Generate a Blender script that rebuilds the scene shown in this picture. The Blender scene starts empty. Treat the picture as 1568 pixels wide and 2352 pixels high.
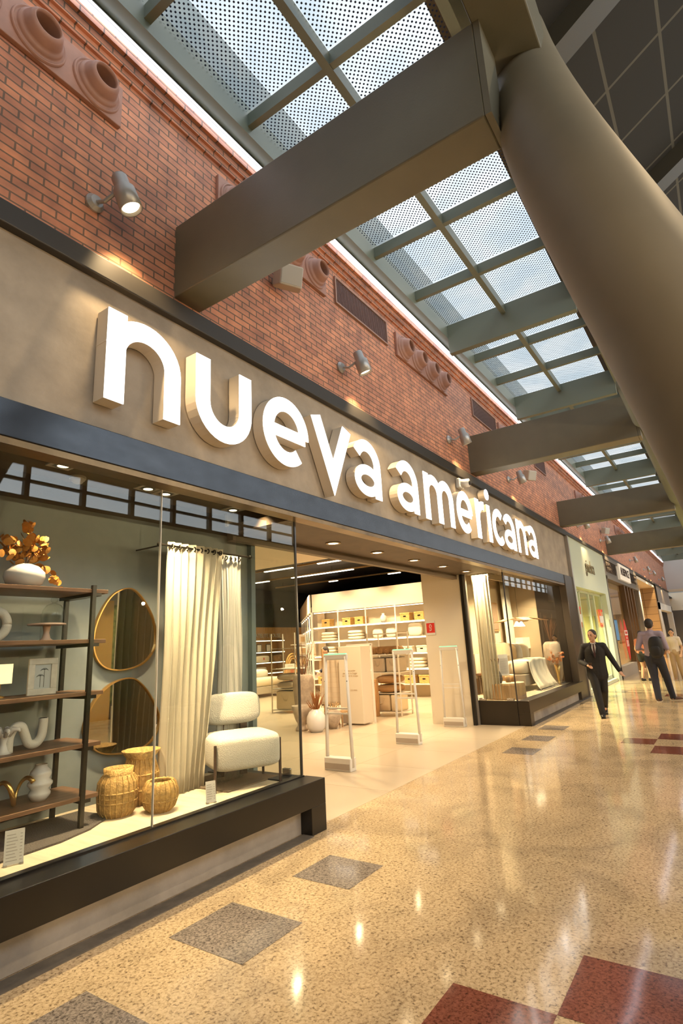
import bpy, bmesh, math, random
from mathutils import Matrix, Vector
random.seed(7)
SC = bpy.context.scene
COL = SC.collection
R = math.radians
PI = math.pi
# ------------------------------------------------------------------ camera
YAW, PITCH, ROLL, FPX = R(56.05), R(13.76), R(-2.92), 1265.0
CAMP = Vector((0, -3.54, 1.65))
fw = Vector((math.sin(YAW)*math.cos(PITCH), math.cos(YAW)*math.cos(PITCH), math.sin(PITCH)))
rt0 = Vector((math.cos(YAW), -math.sin(YAW), 0))
up0 = rt0.cross(fw)
rt = math.cos(ROLL)*rt0 + math.sin(ROLL)*up0
up = -math.sin(ROLL)*rt0 + math.cos(ROLL)*up0
cd = bpy.data.cameras.new('camera'); cam = bpy.data.objects.new('camera', cd); COL.objects.link(cam)
cam.matrix_world = Matrix(((rt.x, up.x, -fw.x, CAMP.x), (rt.y, up.y, -fw.y, CAMP.y), (rt.z, up.z, -fw.z, CAMP.z), (0, 0, 0, 1)))
cd.sensor_fit = 'HORIZONTAL'; cd.sensor_width = 36; cd.lens = FPX/1568*36; cd.clip_start = .05; cd.clip_end = 300
SC.camera = cam
def at(px, py, ax, val):
    """the point of the place seen at a pixel of the photograph, on the plane axis=val"""
    d = rt*((px-784)/FPX) - up*((py-1176)/FPX) + fw
    t = (val-CAMP[ax])/d[ax]
    return CAMP+d*t
# ------------------------------------------------------------------ view and light
SC.view_settings.view_transform = 'Standard'; SC.view_settings.look = 'None'
SC.view_settings.exposure = 0.0; SC.view_settings.gamma = 1.0
SC.cycles.use_denoising = True
SC.cycles.max_bounces = 7; SC.cycles.diffuse_bounces = 4; SC.cycles.glossy_bounces = 4
SC.cycles.transparent_max_bounces = 16; SC.cycles.sample_clamp_indirect = 4.0
SC.cycles.caustics_reflective = False; SC.cycles.caustics_refractive = False
W = bpy.data.worlds.new('sky'); SC.world = W; W.use_nodes = True
wn = W.node_tree.nodes; wl = W.node_tree.links
bg = wn['Background']; bg.inputs[1].default_value = 1.0
tc = wn.new('ShaderNodeTexCoord'); nz = wn.new('ShaderNodeTexNoise'); nz.inputs['Scale'].default_value = 3.0; nz.inputs['Detail'].default_value = 5
cr = wn.new('ShaderNodeValToRGB'); cr.color_ramp.elements[0].position = .35; cr.color_ramp.elements[1].position = .62
cr.color_ramp.elements[0].color = (.80, .90, .96, 1); cr.color_ramp.elements[1].color = (1.0, 1.04, 1.06, 1)
wl.new(tc.outputs['Generated'], nz.inputs['Vector']); wl.new(nz.outputs['Fac'], cr.inputs[0]); gr = wn.new('ShaderNodeSeparateXYZ'); wl.new(tc.outputs['Generated'], gr.inputs[0])
mr = wn.new('ShaderNodeMapRange'); mr.inputs[1].default_value = -.2; mr.inputs[2].default_value = -.9; mr.inputs[3].default_value = 1.1; mr.inputs[4].default_value = 4.2; wl.new(gr.outputs['Y'], mr.inputs[0]); wl.new(mr.outputs[0], bg.inputs[1])
wl.new(cr.outputs[0], bg.inputs[0])
WARM = (1.0, .66, .30); WARM2 = (1.0, .74, .43)
LK = 1.0
def area(name, loc, sx, sy, power, col=WARM2, rot=(0, 0, 0), spread=PI):
    l = bpy.data.lights.new(name, 'AREA'); l.shape = 'RECTANGLE'; l.size = sx; l.size_y = sy; l.energy = power*LK; l.color = col; l.spread = spread
    o = bpy.data.objects.new(name, l); o.location = loc; o.rotation_euler = rot; COL.objects.link(o); return o
def spot(name, loc, tgt, power, ang=60, blend=.6, col=WARM, rad=.04):
    l = bpy.data.lights.new(name, 'SPOT'); l.energy = power*LK; l.color = col; l.spot_size = R(ang); l.spot_blend = blend; l.shadow_soft_size = rad
    o = bpy.data.objects.new(name, l); o.location = loc
    o.rotation_euler = (Vector(tgt)-Vector(loc)).to_track_quat('-Z', 'Y').to_euler(); COL.objects.link(o); return o
def lamps(name, c, nx, ny, dx, dy, power, col=WARM2, ang=140):
    """a grid of small ceiling lamps"""
    for i in range(nx):
        for j in range(ny):
            x = c[0]+(i-(nx-1)/2)*dx; y = c[1]+(j-(ny-1)/2)*dy
            spot(name, (x, y, c[2]), (x, y, 0), power/(nx*ny), ang, .9, col, .03)
# shop ceiling lighting
lamps('shop_light', (13.4, 5.2, 3.95), 2, 3, 2.2, 2.0, 3400)
lamps('shop_light', (14.5, 10.8, 3.95), 2, 2, 3.4, 2.6, 3000)
lamps('shop_light', (7.8, 3.0, 3.45), 3, 1, 1.8, 1.0, 900)
# shelf wall lighting
for k in range(3): spot('shelf_light', (14.6, 4.9+1.6*k, 4.1), (16.4, 4.9+1.6*k, 2.2), 260, 80, .8, WARM2)
# right show window
lamps('window_light', (13.3, .72, 3.2), 5, 1, .95, 1, 2300, ang=120)
# corridor: unseen ceiling lamps over the mall; added fill lamps along the opposite side
for i in range(10):
    spot('mall_light', (-1.0+5.2*i+(1.2 if i == 1 else 0), -5.6, 7.6), (-.2+5.2*i, -2.6, 0), 560 if i < 2 else 330, 78, .8, (1, .72, .41), .03)
for i in range(8):
    spot('opposite_fill_light', (-2+5.5*i, -8.6, 3.0), (-2+5.5*i, -1.0, 1.6), 560, 130, .8, WARM2, .035)
# ------------------------------------------------------------------ materials
MATS = {}
def mat(name, col=(.5, .5, .5), rough=.5, metal=0.0, spec=.5, noise=0, nscale=8, bump=0, bscale=40, emit=None, es=0, coat=0, alpha=None, sheen=0, stretch=None):
    if name in MATS: return MATS[name]
    m = bpy.data.materials.new(name); m.use_nodes = True; n = m.node_tree.nodes; l = m.node_tree.links
    b = n['Principled BSDF']; b.inputs['Base Color'].default_value = (*col, 1); b.inputs['Roughness'].default_value = rough
    b.inputs['Metallic'].default_value = metal; b.inputs['Specular IOR Level'].default_value = spec
    b.inputs['Coat Weight'].default_value = coat; b.inputs['Sheen Weight'].default_value = sheen
    t = None
    if noise or bump:
        t = n.new('ShaderNodeTexCoord'); src = t.outputs['Object']
        if stretch:
            mp = n.new('ShaderNodeMapping'); mp.inputs['Scale'].default_value = stretch; l.new(src, mp.inputs[0]); src = mp.outputs[0]
    if noise:
        z = n.new('ShaderNodeTexNoise'); z.inputs['Scale'].default_value = nscale; z.inputs['Detail'].default_value = 6; z.inputs['Roughness'].default_value = .6
        l.new(src, z.inputs['Vector']); r = n.new('ShaderNodeValToRGB')
        r.color_ramp.elements[0].position = .3; r.color_ramp.elements[1].position = .7
        r.color_ramp.elements[0].color = (*[max(0, c*(1-noise)) for c in col], 1); r.color_ramp.elements[1].color = (*[min(1, c*(1+noise)) for c in col], 1)
        l.new(z.outputs['Fac'], r.inputs[0]); l.new(r.outputs[0], b.inputs['Base Color'])
    if bump:
        z = n.new('ShaderNodeTexNoise'); z.inputs['Scale'].default_value = bscale; z.inputs['Detail'].default_value = 4
        l.new(src, z.inputs['Vector']); q = n.new('ShaderNodeBump'); q.inputs['Strength'].default_value = bump; q.inputs['Distance'].default_value = .02
        l.new(z.outputs['Fac'], q.inputs['Height']); l.new(q.outputs[0], b.inputs['Normal'])
    if emit: b.inputs['Emission Color'].default_value = (*emit, 1); b.inputs['Emission Strength'].default_value = es
    MATS[name] = m; return m
def brick_mat():
    m = bpy.data.materials.new('brick'); m.use_nodes = True; n = m.node_tree.nodes; l = m.node_tree.links; b = n['Principled BSDF']
    t = n.new('ShaderNodeTexCoord'); sp = n.new('ShaderNodeSeparateXYZ'); cb = n.new('ShaderNodeCombineXYZ')
    l.new(t.outputs['Object'], sp.inputs[0]); l.new(sp.outputs['X'], cb.inputs['X']); l.new(sp.outputs['Z'], cb.inputs['Y'])
    k = n.new('ShaderNodeTexBrick'); k.inputs['Scale'].default_value = 1; k.inputs['Brick Width'].default_value = .215; k.inputs['Row Height'].default_value = .070
    k.inputs['Mortar Size'].default_value = 0.007; k.inputs['Mortar Smooth'].default_value = .1; k.inputs['Bias'].default_value = -.1
    k.inputs['Color1'].default_value = (.60, .27, .155, 1); k.inputs['Color2'].default_value = (.44, .19, .12, 1); k.inputs['Mortar'].default_value = (.17, .11, .075, 1)
    l.new(cb.outputs[0], k.inputs['Vector'])
    z = n.new('ShaderNodeTexNoise'); z.inputs['Scale'].default_value = 5; z.inputs['Detail'].default_value = 6; l.new(t.outputs['Object'], z.inputs['Vector'])
    mx = n.new('ShaderNodeMix'); mx.data_type = 'RGBA'; mx.blend_type = 'MULTIPLY'; mx.inputs['Factor'].default_value = .8
    r = n.new('ShaderNodeValToRGB'); r.color_ramp.elements[0].color = (.6, .6, .65, 1); r.color_ramp.elements[1].color = (1.3, 1.2, 1.1, 1); r.color_ramp.elements[0].position = .3; r.color_ramp.elements[1].position = .7
    l.new(z.outputs['Fac'], r.inputs[0]); l.new(k.outputs['Color'], mx.inputs[6]); l.new(r.outputs[0], mx.inputs[7]); l.new(mx.outputs[2], b.inputs['Base Color'])
    q = n.new('ShaderNodeBump'); q.inputs['Strength'].default_value = .9; q.inputs['Distance'].default_value = .008; q.invert = True
    l.new(k.outputs['Fac'], q.inputs['Height']); l.new(q.outputs[0], b.inputs['Normal']); b.inputs['Roughness'].default_value = .62
    MATS['brick'] = m; return m
def granite(name, c_lo, c_mid, c_hi, sc=42, rough=.085, vein=0):
    m = bpy.data.materials.new(name); m.use_nodes = True; n = m.node_tree.nodes; l = m.node_tree.links; b = n['Principled BSDF']
    t = n.new('ShaderNodeTexCoord'); z = n.new('ShaderNodeTexNoise'); z.inputs['Scale'].default_value = sc; z.inputs['Detail'].default_value = 3; z.inputs['Roughness'].default_value = .65; z.inputs['Distortion'].default_value = .6
    l.new(t.outputs['Object'], z.inputs['Vector']); r = n.new('ShaderNodeValToRGB'); e = r.color_ramp.elements
    e[0].position = .34; e[0].color = (*c_lo, 1); e[1].position = .60; e[1].color = (*c_hi, 1); x = e.new(.44); x.color = (*c_mid, 1)
    l.new(z.outputs['Fac'], r.inputs[0])
    z2 = n.new('ShaderNodeTexNoise'); z2.inputs['Scale'].default_value = 1.3; z2.inputs['Detail'].default_value = 5; z2.inputs['Distortion'].default_value = 1.2; l.new(t.outputs['Object'], z2.inputs['Vector'])
    r2 = n.new('ShaderNodeValToRGB'); r2.color_ramp.elements[0].color = (.80, .78, .76, 1); r2.color_ramp.elements[1].color = (1.08, 1.06, 1.02, 1); r2.color_ramp.elements[0].position = .38; r2.color_ramp.elements[1].position = .55
    l.new(z2.outputs['Fac'], r2.inputs[0]); mx = n.new('ShaderNodeMix'); mx.data_type = 'RGBA'; mx.blend_type = 'MULTIPLY'; mx.inputs['Factor'].default_value = .8
    l.new(r.outputs[0], mx.inputs[6]); l.new(r2.outputs[0], mx.inputs[7]); l.new(mx.outputs[2], b.inputs['Base Color'])
    b.inputs['Roughness'].default_value = rough; b.inputs['Specular IOR Level'].default_value = .5
    z3 = n.new('ShaderNodeTexNoise'); z3.inputs['Scale'].default_value = 2.5; l.new(t.outputs['Object'], z3.inputs['Vector'])
    q = n.new('ShaderNodeBump'); q.inputs['Strength'].default_value = .06; q.inputs['Distance'].default_value = .02; l.new(z3.outputs['Fac'], q.inputs['Height']); l.new(q.outputs[0], b.inputs['Normal'])
    MATS[name] = m; return m
def glass_mat(name='glass', tint=(.93, .95, .93), ior=1.5, rough=0):
    m = bpy.data.materials.new(name); m.use_nodes = True; n = m.node_tree.nodes; l = m.node_tree.links; n.clear()
    o = n.new('ShaderNodeOutputMaterial'); x = n.new('ShaderNodeMixShader'); a = n.new('ShaderNodeBsdfTransparent'); a.inputs[0].default_value = (*tint, 1)
    g = n.new('ShaderNodeBsdfGlossy'); g.inputs['Roughness'].default_value = rough; f = n.new('ShaderNodeFresnel'); f.inputs[0].default_value = ior
    n.remove(f); f = n.new('ShaderNodeLayerWeight'); f.inputs[0].default_value = .5
    q = n.new('ShaderNodeMath'); q.operation = 'POWER'; q.inputs[1].default_value = 5; l.new(f.outputs['Facing'], q.inputs[0])
    v = n.new('ShaderNodeMath'); v.operation = 'MULTIPLY_ADD'; v.inputs[1].default_value = .92; v.inputs[2].default_value = .045; l.new(q.outputs[0], v.inputs[0])
    l.new(v.outputs[0], x.inputs[0]); l.new(a.outputs[0], x.inputs[1]); l.new(g.outputs[0], x.inputs[2]); l.new(x.outputs[0], o.inputs[0])
    MATS[name] = m; return m
def frit_mat():
    m = bpy.data.materials.new('dotted_skylight_glass'); m.use_nodes = True; n = m.node_tree.nodes; l = m.node_tree.links; n.clear()
    o = n.new('ShaderNodeOutputMaterial'); t = n.new('ShaderNodeTexCoord'); s = n.new('ShaderNodeSeparateXYZ'); l.new(t.outputs['Object'], s.inputs[0])
    def M(op, a, b=None):
        k = n.new('ShaderNodeMath'); k.operation = op
        for i, v in enumerate((a, b)):
            if v is None: continue
            if isinstance(v, (int, float)): k.inputs[i].default_value = v
            else: l.new(v, k.inputs[i])
        return k.outputs[0]
    p = 2*PI/.056
    cx = M('COSINE', M('MULTIPLY', s.outputs['X'], p)); cy = M('COSINE', M('MULTIPLY', s.outputs['Y'], p))
    dot = M('GREATER_THAN', M('MULTIPLY', cx, cy), .5)
    z = n.new('ShaderNodeTexNoise'); z.inputs['Scale'].default_value = 1.5; l.new(t.outputs['Object'], z.inputs['Vector'])
    r = n.new('ShaderNodeValToRGB'); r.color_ramp.elements[0].color = (.90, .93, .95, 1); r.color_ramp.elements[1].color = (.99, .99, .99, 1); r.color_ramp.elements[0].position = .35; r.color_ramp.elements[1].position = .6
    l.new(z.outputs['Fac'], r.inputs[0])
    a = n.new('ShaderNodeBsdfTransparent'); l.new(r.outputs[0], a.inputs[0]); d = n.new('ShaderNodeBsdfDiffuse'); d.inputs[0].default_value = (.05, .07, .14, 1)
    x = n.new('ShaderNodeMixShader'); l.new(dot, x.inputs[0]); l.new(a.outputs[0], x.inputs[1]); l.new(d.outputs[0], x.inputs[2]); l.new(x.outputs[0], o.inputs[0])
    MATS['frit'] = m; return m
def panel_mat(name, col, px, pz, ax='XY', line=(.3, .28, .2), lw=.012, rough=.5, off=(0, 0)):
    """flat cladding with a grid of joints"""
    m = bpy.data.materials.new(name); m.use_nodes = True; n = m.node_tree.nodes; l = m.node_tree.links; b = n['Principled BSDF']
    t = n.new('ShaderNodeTexCoord'); sp = n.new('ShaderNodeSeparateXYZ'); cb = n.new('ShaderNodeCombineXYZ'); l.new(t.outputs['Object'], sp.inputs[0])
    l.new(sp.outputs[ax[0]], cb.inputs['X']); l.new(sp.outputs[ax[1]], cb.inputs['Y'])
    mp = n.new('ShaderNodeMapping'); mp.inputs['Location'].default_value = (off[0], off[1], 0); l.new(cb.outputs[0], mp.inputs[0])
    k = n.new('ShaderNodeTexBrick'); k.offset = 0; k.inputs['Scale'].default_value = 1; k.inputs['Brick Width'].default_value = px; k.inputs['Row Height'].default_value = pz
    k.inputs['Mortar Size'].default_value = lw; k.inputs['Color1'].default_value = (*col, 1); k.inputs['Color2'].default_value = (*[c*.9 for c in col], 1); k.inputs['Mortar'].default_value = (*line, 1)
    l.new(mp.outputs[0], k.inputs['Vector']); l.new(k.outputs['Color'], b.inputs['Base Color']); b.inputs['Roughness'].default_value = rough
    MATS[name] = m; return m
BRICK = brick_mat()
GRAN = granite('granite_beige', (.20, .14, .085), (.52, .39, .24), (.68, .54, .35), sc=52, rough=.09)
GRAY = granite('granite_grey', (.09, .075, .065), (.20, .17, .15), (.36, .31, .27), sc=60)
REDG = granite('granite_red', (.07, .025, .018), (.19, .06, .04), (.28, .10, .07), sc=60)
GLASS = glass_mat(); DOME = glass_mat('clear_glassware', (.96, .98, .97), 1.45)
FRIT = frit_mat()
CONC = mat('concrete', (.325, .27, .205), .6, noise=.25, nscale=2.2, bump=.15, bscale=9)
CONCG = mat('concrete_base', (.34, .31, .28), .7, noise=.16, nscale=4, bump=.1)
BLK = mat('black_metal', (.012, .010, .008), .28, spec=.45)
BLUED = mat('blued_steel', (.042, .047, .055), .22, metal=.7, noise=.22, nscale=4, stretch=(1, 1, 2))
BRONZ = mat('bronze_frame', (.10, .083, .068), .35, metal=.6)
TRIMD = mat('dark_trim', (.030, .026, .022), .5)
GREEN = mat('green_grey_paint', (.145, .135, .095), .42, noise=.06, nscale=3, bump=.04, bscale=60)
GREEN2 = mat('pale_green_paint', (.175, .20, .155), .4)
TUBEM = mat('tube_paint', (.19, .16, .105), .6, noise=.05, nscale=3)
WHITE = mat('white_paint', (.80, .76, .68), .55)
CREAM = mat('cream_wall', (.80, .72, .58), .6)
SOFF = mat('soffit_brown', (.075, .05, .03), .55, noise=.25, nscale=4)
BWALL = mat('blue_grey_wall', (.29, .325, .33), .7, noise=.05)
BEIGET = mat('store_floor_tile', (.66, .55, .40), .22)
BLACKC = mat('black_ceiling', (.012, .011, .010), .8)
TERRA = mat('terracotta', (.34, .175, .125), .5, noise=.12)
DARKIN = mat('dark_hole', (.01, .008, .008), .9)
WOOD = mat('walnut', (.20, .105, .055), .42, noise=.35, nscale=3, stretch=(1, 12, 12))
OAK = mat('light_wood', (.55, .33, .15), .5, noise=.3, nscale=3, stretch=(8, 8, 1))
GOLD = mat('gold', (.85, .55, .18), .25, metal=1)
CER = mat('white_ceramic', (.78, .75, .72), .25, coat=.3)
CERM = mat('matte_ceramic', (.72, .68, .60), .8, bump=.2, bscale=120)
STONE = mat('rough_stone', (.42, .34, .26), .85, noise=.25, nscale=9, bump=.4, bscale=30)
RATT = mat('rattan', (.62, .38, .12), .65, noise=.35, nscale=25, bump=.5, bscale=60)
LINEN = mat('linen', (.74, .66, .50), .9, bump=.15, bscale=200, sheen=.2)
SHEER = mat('sheer', (.62, .60, .54), .9)
BOUCLE = mat('boucle', (.86, .80, .68), .95, bump=.55, bscale=110, sheen=.3)
CHROME = mat('chrome', (.7, .68, .65), .2, metal=1)
MIRROR = mat('mirror_glass', (.9, .9, .88), .01, metal=1)
PAPER = mat('paper', (.78, .74, .68), .7)
REDM = mat('red_print', (.65, .03, .02), .5)
LITW = mat('lit_white', (1, 1, 1), .4, emit=(1.0, .97, .92), es=2.6)
LEDM = mat('led_white', (1, 1, 1), .4, emit=(.86, .88, 1.0), es=5)
LAMPW = mat('lamp_glow', (1, 1, 1), .4, emit=(1.0, .78, .45), es=14)
LAMPS = mat('shade_glow', (.9, .8, .6), .6, emit=(1.0, .72, .36), es=1.3)
LAMPC = mat('track_glow', (1, 1, 1), .4, emit=(1.0, .9, .75), es=6)
SILV = mat('silver_housing', (.42, .42, .42), .4, metal=.5)
# ------------------------------------------------------------------ mesh helpers
class MB:
    def __init__(s): s.b = bmesh.new()
    def _m(s, verts, M):
        if M is not None: bmesh.ops.transform(s.b, matrix=M, verts=verts)
    def box(s, x0, x1, y0, y1, z0, z1, M=None, mi=0):
        v = [s.b.verts.new(p) for p in ((x0, y0, z0), (x1, y0, z0), (x1, y1, z0), (x0, y1, z0), (x0, y0, z1), (x1, y0, z1), (x1, y1, z1), (x0, y1, z1))]
        for f in ((3, 2, 1, 0), (4, 5, 6, 7), (0, 1, 5, 4), (1, 2, 6, 5), (2, 3, 7, 6), (3, 0, 4, 7)):
            q = s.b.faces.new([v[i] for i in f]); q.material_index = mi
        s._m(v, M); return s
    def cbox(s, c, d, M=None): return s.box(c[0]-d[0]/2, c[0]+d[0]/2, c[1]-d[1]/2, c[1]+d[1]/2, c[2]-d[2]/2, c[2]+d[2]/2, M)
    def tube(s, pts, rad, seg=12, cap=True, sx=1, sy=1):
        pts = [Vector(p) for p in pts]; n = len(pts)
        if not hasattr(rad, '__len__'): rad = [rad]*n
        rings = []; prev = None
        for i, p in enumerate(pts):
            d = (pts[min(i+1, n-1)]-pts[max(i-1, 0)]).normalized()
            if prev is None:
                a = Vector((0, 0, 1)) if abs(d.z) < .9 else Vector((1, 0, 0)); u = d.cross(a).normalized()
            else: u = (prev-d*prev.dot(d)).normalized()
            prev = u; w = d.cross(u)
            rings.append([s.b.verts.new(p+(u*math.cos(2*PI*k/seg)*sx+w*math.sin(2*PI*k/seg)*sy)*rad[i]) for k in range(seg)])
        for a, c in zip(rings, rings[1:]):
            for k in range(seg): s.b.faces.new((a[k], a[(k+1) % seg], c[(k+1) % seg], c[k]))
        if cap: s.b.faces.new(rings[0][::-1]); s.b.faces.new(rings[-1])
        return s
    def capsule(s, a, b, ra, rb, seg=14, sx=1, sy=1):
        """limb with rounded ends"""
        a = Vector(a); b = Vector(b); d = (b-a); L = d.length; d.normalize(); P = []; Q = []
        for k in range(4): t = (PI/2)*(k/4); P.append(a-d*ra*math.cos(t)); Q.append(max(ra*math.sin(t), ra*.02))
        P.append(a); Q.append(ra); P.append(b); Q.append(rb)
        for k in range(1, 5): t = (PI/2)*(k/4); P.append(b+d*rb*math.sin(t)); Q.append(max(rb*math.cos(t), rb*.02))
        return s.tube(P, Q, seg, True, sx, sy)
    def lathe(s, prof, c=(0, 0, 0), seg=28, fn=None):
        rings = []
        for r, z in prof:
            if r <= 1e-5: rings.append([s.b.verts.new((c[0], c[1], c[2]+z))]); continue
            rings.append([s.b.verts.new((c[0]+r*(fn(2*PI*k/seg, z) if fn else 1)*math.cos(2*PI*k/seg), c[1]+r*(fn(2*PI*k/seg, z) if fn else 1)*math.sin(2*PI*k/seg), c[2]+z)) for k in range(seg)])
        for a, b in zip(rings, rings[1:]):
            for k in range(seg):
                k2 = (k+1) % seg
                if len(a) == 1 and len(b) == 1: continue
                if len(a) == 1: s.b.faces.new((a[0], b[k2], b[k]))
                elif len(b) == 1: s.b.faces.new((a[k], a[k2], b[0]))
                else: s.b.faces.new((a[k], a[k2], b[k2], b[k]))
        return s
    def ell(s, c, r, seg=20, ring=12, M=None, pw=1):
        vs = []; rings = []
        for j in range(ring+1):
            t = -PI/2+PI*j/ring; st, ct = math.sin(t), math.cos(t)
            if pw != 1: st = math.copysign(abs(st)**pw, st); ct = abs(ct)**pw
            if j in (0, ring): rg = [s.b.verts.new((c[0], c[1], c[2]+r[2]*st))]
            else:
                rg = []
                for k in range(seg):
                    a = 2*PI*k/seg; ca, sa = math.cos(a), math.sin(a)
                    if pw != 1: ca = math.copysign(abs(ca)**pw, ca); sa = math.copysign(abs(sa)**pw, sa)
                    rg.append(s.b.verts.new((c[0]+r[0]*ct*ca, c[1]+r[1]*ct*sa, c[2]+r[2]*st)))
            rings.append(rg); vs += rg
        for a, b in zip(rings, rings[1:]):
            for k in range(seg):
                k2 = (k+1) % seg
                if len(a) == 1: s.b.faces.new((a[0], b[k2], b[k]))
                elif len(b) == 1: s.b.faces.new((a[k], a[k2], b[0]))
                else: s.b.faces.new((a[k], a[k2], b[k2], b[k]))
        s._m(vs, M); return s
    def prism(s, poly, depth, M=None):
        """polygon in local XY, extruded along local Z"""
        a = [s.b.verts.new((x, y, 0)) for x, y in poly]; b = [s.b.verts.new((x, y, depth)) for x, y in poly]; n = len(a)
        s.b.faces.new(a[::-1]); s.b.faces.new(b)
        for i in range(n): s.b.faces.new((a[i], a[(i+1) % n], b[(i+1) % n], b[i]))
        s._m(a+b, M); return s
    def strip(s, pts, w, d0, d1, closed=False, M=None, sides=True, front=True, back=True):
        """thick stroke along 2D points (local XY), from depth d0 to d1 (local Z)"""
        n = len(pts); P = [Vector((p[0], p[1])) for p in pts]; L = []; Rr = []
        for i in range(n):
            if closed: t = (P[(i+1) % n]-P[i-1])
            else: t = P[min(i+1, n-1)]-P[max(i-1, 0)]
            t.normalize(); nn = Vector((-t.y, t.x))
            k = 1
            if 0 < i < n-1 or closed:
                e = (P[(i+1) % n]-P[i]).normalized(); en = Vector((-e.y, e.x)); k = 1/max(.35, nn.dot(en))
            L.append(P[i]+nn*w/2*k); Rr.append(P[i]-nn*w/2*k)
        vs = []
        def V(p, z): v = s.b.verts.new((p.x, p.y, z)); vs.append(v); return v
        l0 = [V(p, d0) for p in L]; r0 = [V(p, d0) for p in Rr]; l1 = [V(p, d1) for p in L]; r1 = [V(p, d1) for p in Rr]
        rng = range(n if closed else n-1)
        for i in rng:
            j = (i+1) % n
            if front: s.b.faces.new((r1[i], r1[j], l1[j], l1[i]))
            if back: s.b.faces.new((l0[i], l0[j], r0[j], r0[i]))
            if sides: s.b.faces.new((l1[i], l1[j], l0[j], l0[i])); s.b.faces.new((r0[i], r0[j], r1[j], r1[i]))
        if not closed and sides:
            s.b.faces.new((l0[0], r0[0], r1[0], l1[0])); s.b.faces.new((l1[-1], r1[-1], r0[-1], l0[-1]))
        s._m(vs, M); return s
    def quad(s, pts, mi=0):
        f = s.b.faces.new([s.b.verts.new(p) for p in pts]); f.material_index = mi; return s
    def build(s, name, m, parent=None, smooth=False, bevel=0, loc=None, auto=None):
        me = bpy.data.meshes.new(name); bmesh.ops.recalc_face_normals(s.b, faces=s.b.faces); s.b.to_mesh(me); s.b.free()
        ms = m if isinstance(m, (list, tuple)) else [m]
        for q in ms: me.materials.append(q)
        if smooth:
            for p in me.polygons: p.use_smooth = True
        o = bpy.data.objects.new(name, me); COL.objects.link(o)
        if parent: o.parent = parent
        if loc: o.location = loc
        if bevel:
            b = o.modifiers.new('bevel', 'BEVEL'); b.width = bevel; b.segments = 2; b.limit_method = 'ANGLE'; b.angle_limit = R(40)
        return o
def tag(o, label=None, cat=None, group=None, kind=None):
    if label: o['label'] = label
    if cat: o['category'] = cat
    if group: o['group'] = group
    if kind: o['kind'] = kind
    return o
def thing(name, label, cat, loc=(0, 0, 0), rz=0, group=None):
    o = bpy.data.objects.new(name, None); COL.objects.link(o); o.location = loc; o.rotation_euler = (0, 0, rz); o.empty_display_size = .1
    return tag(o, label, cat, group)
KIDS = {}
def dup(root, loc, rz=None, label=None, group=None, scale=None):
    def cp(o, par):
        c = o.copy(); COL.objects.link(c); c.parent = par
        for ch in o.children: cp(ch, c)
        return c
    r = cp(root, None); r.location = loc
    if rz is not None: r.rotation_euler = (0, 0, rz)
    if scale: r.scale = scale
    if label: r['label'] = label
    if group: r['group'] = group
    return r
def struct(name, mb, m, **k): return tag(mb.build(name, m, **k), kind='structure')
def text(name, body, m, size, M, parent=None, depth=.003, stretch=1, align='CENTER'):
    c = bpy.data.curves.new(name, 'FONT'); c.body = body; c.size = size; c.extrude = depth; c.align_x = align; c.align_y = 'CENTER'
    t = bpy.data.objects.new('tmp', c); COL.objects.link(t); bpy.context.view_layer.update()
    dg = bpy.context.evaluated_depsgraph_get(); me = bpy.data.meshes.new_from_object(t.evaluated_get(dg)); bpy.data.objects.remove(t)
    me.transform(M @ Matrix.Diagonal((stretch, 1, 1, 1))); me.materials.clear(); me.materials.append(m); me.name = name
    o = bpy.data.objects.new(name, me); COL.objects.link(o)
    if parent: o.parent = parent
    return o
# local XY -> facade plane (faces -Y): x along the facade, y up
def FAC(x, y, z): return Matrix.Translation((x, y, z)) @ Matrix.Rotation(R(90), 4, 'X')
# plane that faces -X : local x runs towards -Y
def SID(x, y, z): return Matrix.Translation((x, y, z)) @ Matrix.Rotation(R(-90), 4, 'Z') @ Matrix.Rotation(R(90), 4, 'X')
# ================================================================== SETTING
# floor of the mall with inlaid squares (one mesh, the tiles are surface pattern)
f = MB(); f.box(-8, 62, -9, 0.02, -.1, 0)
GT = [(1.45, 1.95, -1.02, -.5), (2.52, 3.05, -1.04, -.43), (3.58, 4.06, -1.03, -.52), (8.56, 9.06, -.88, -.42), (9.71, 10.22, -.8, -.36), (10.9, 11.42, -.76, -.3),
      (15.6, 16.1, -.8, -.3), (16.8, 17.3, -.8, -.3), (18.0, 18.5, -.8, -.3)]
RT = [(2.92, 3.48, -3.12, -2.6), (2.36, 2.92, -2.6, -2.1), (9.9, 10.39, -2.3, -1.84), (10.4, 10.96, -2.8, -2.3), (9.22, 9.8, -2.8, -2.32), (17, 17.6, -2.3, -1.84), (16.4, 17, -2.8, -2.3)]
for q, mi in ((GT, 1), (RT, 2)):
    for a, b, c, d in q: f.quad([(a, c, .0015), (b, c, .0015), (b, d, .0015), (a, d, .0015)], mi)
struct('floor', f, [GRAN, GRAY, REDG])
tilem = panel_mat('store_tiles', (.66, .55, .41), 1.2, 1.2, 'XY', (.42, .33, .23), .004, .2)
struct('floor', MB().box(-8, 62, .02, 17, -.1, .002), tilem)
gut = mat('gutter_grey', (.13, .115, .10), .5, noise=.3, nscale=10)
struct('trim_1', MB().box(-4, 4.36, -.13, .0, 0, .006), gut)
struct('trim_2', MB().box(11.3, 16.9, -.13, .0, 0, .006), gut)
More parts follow.
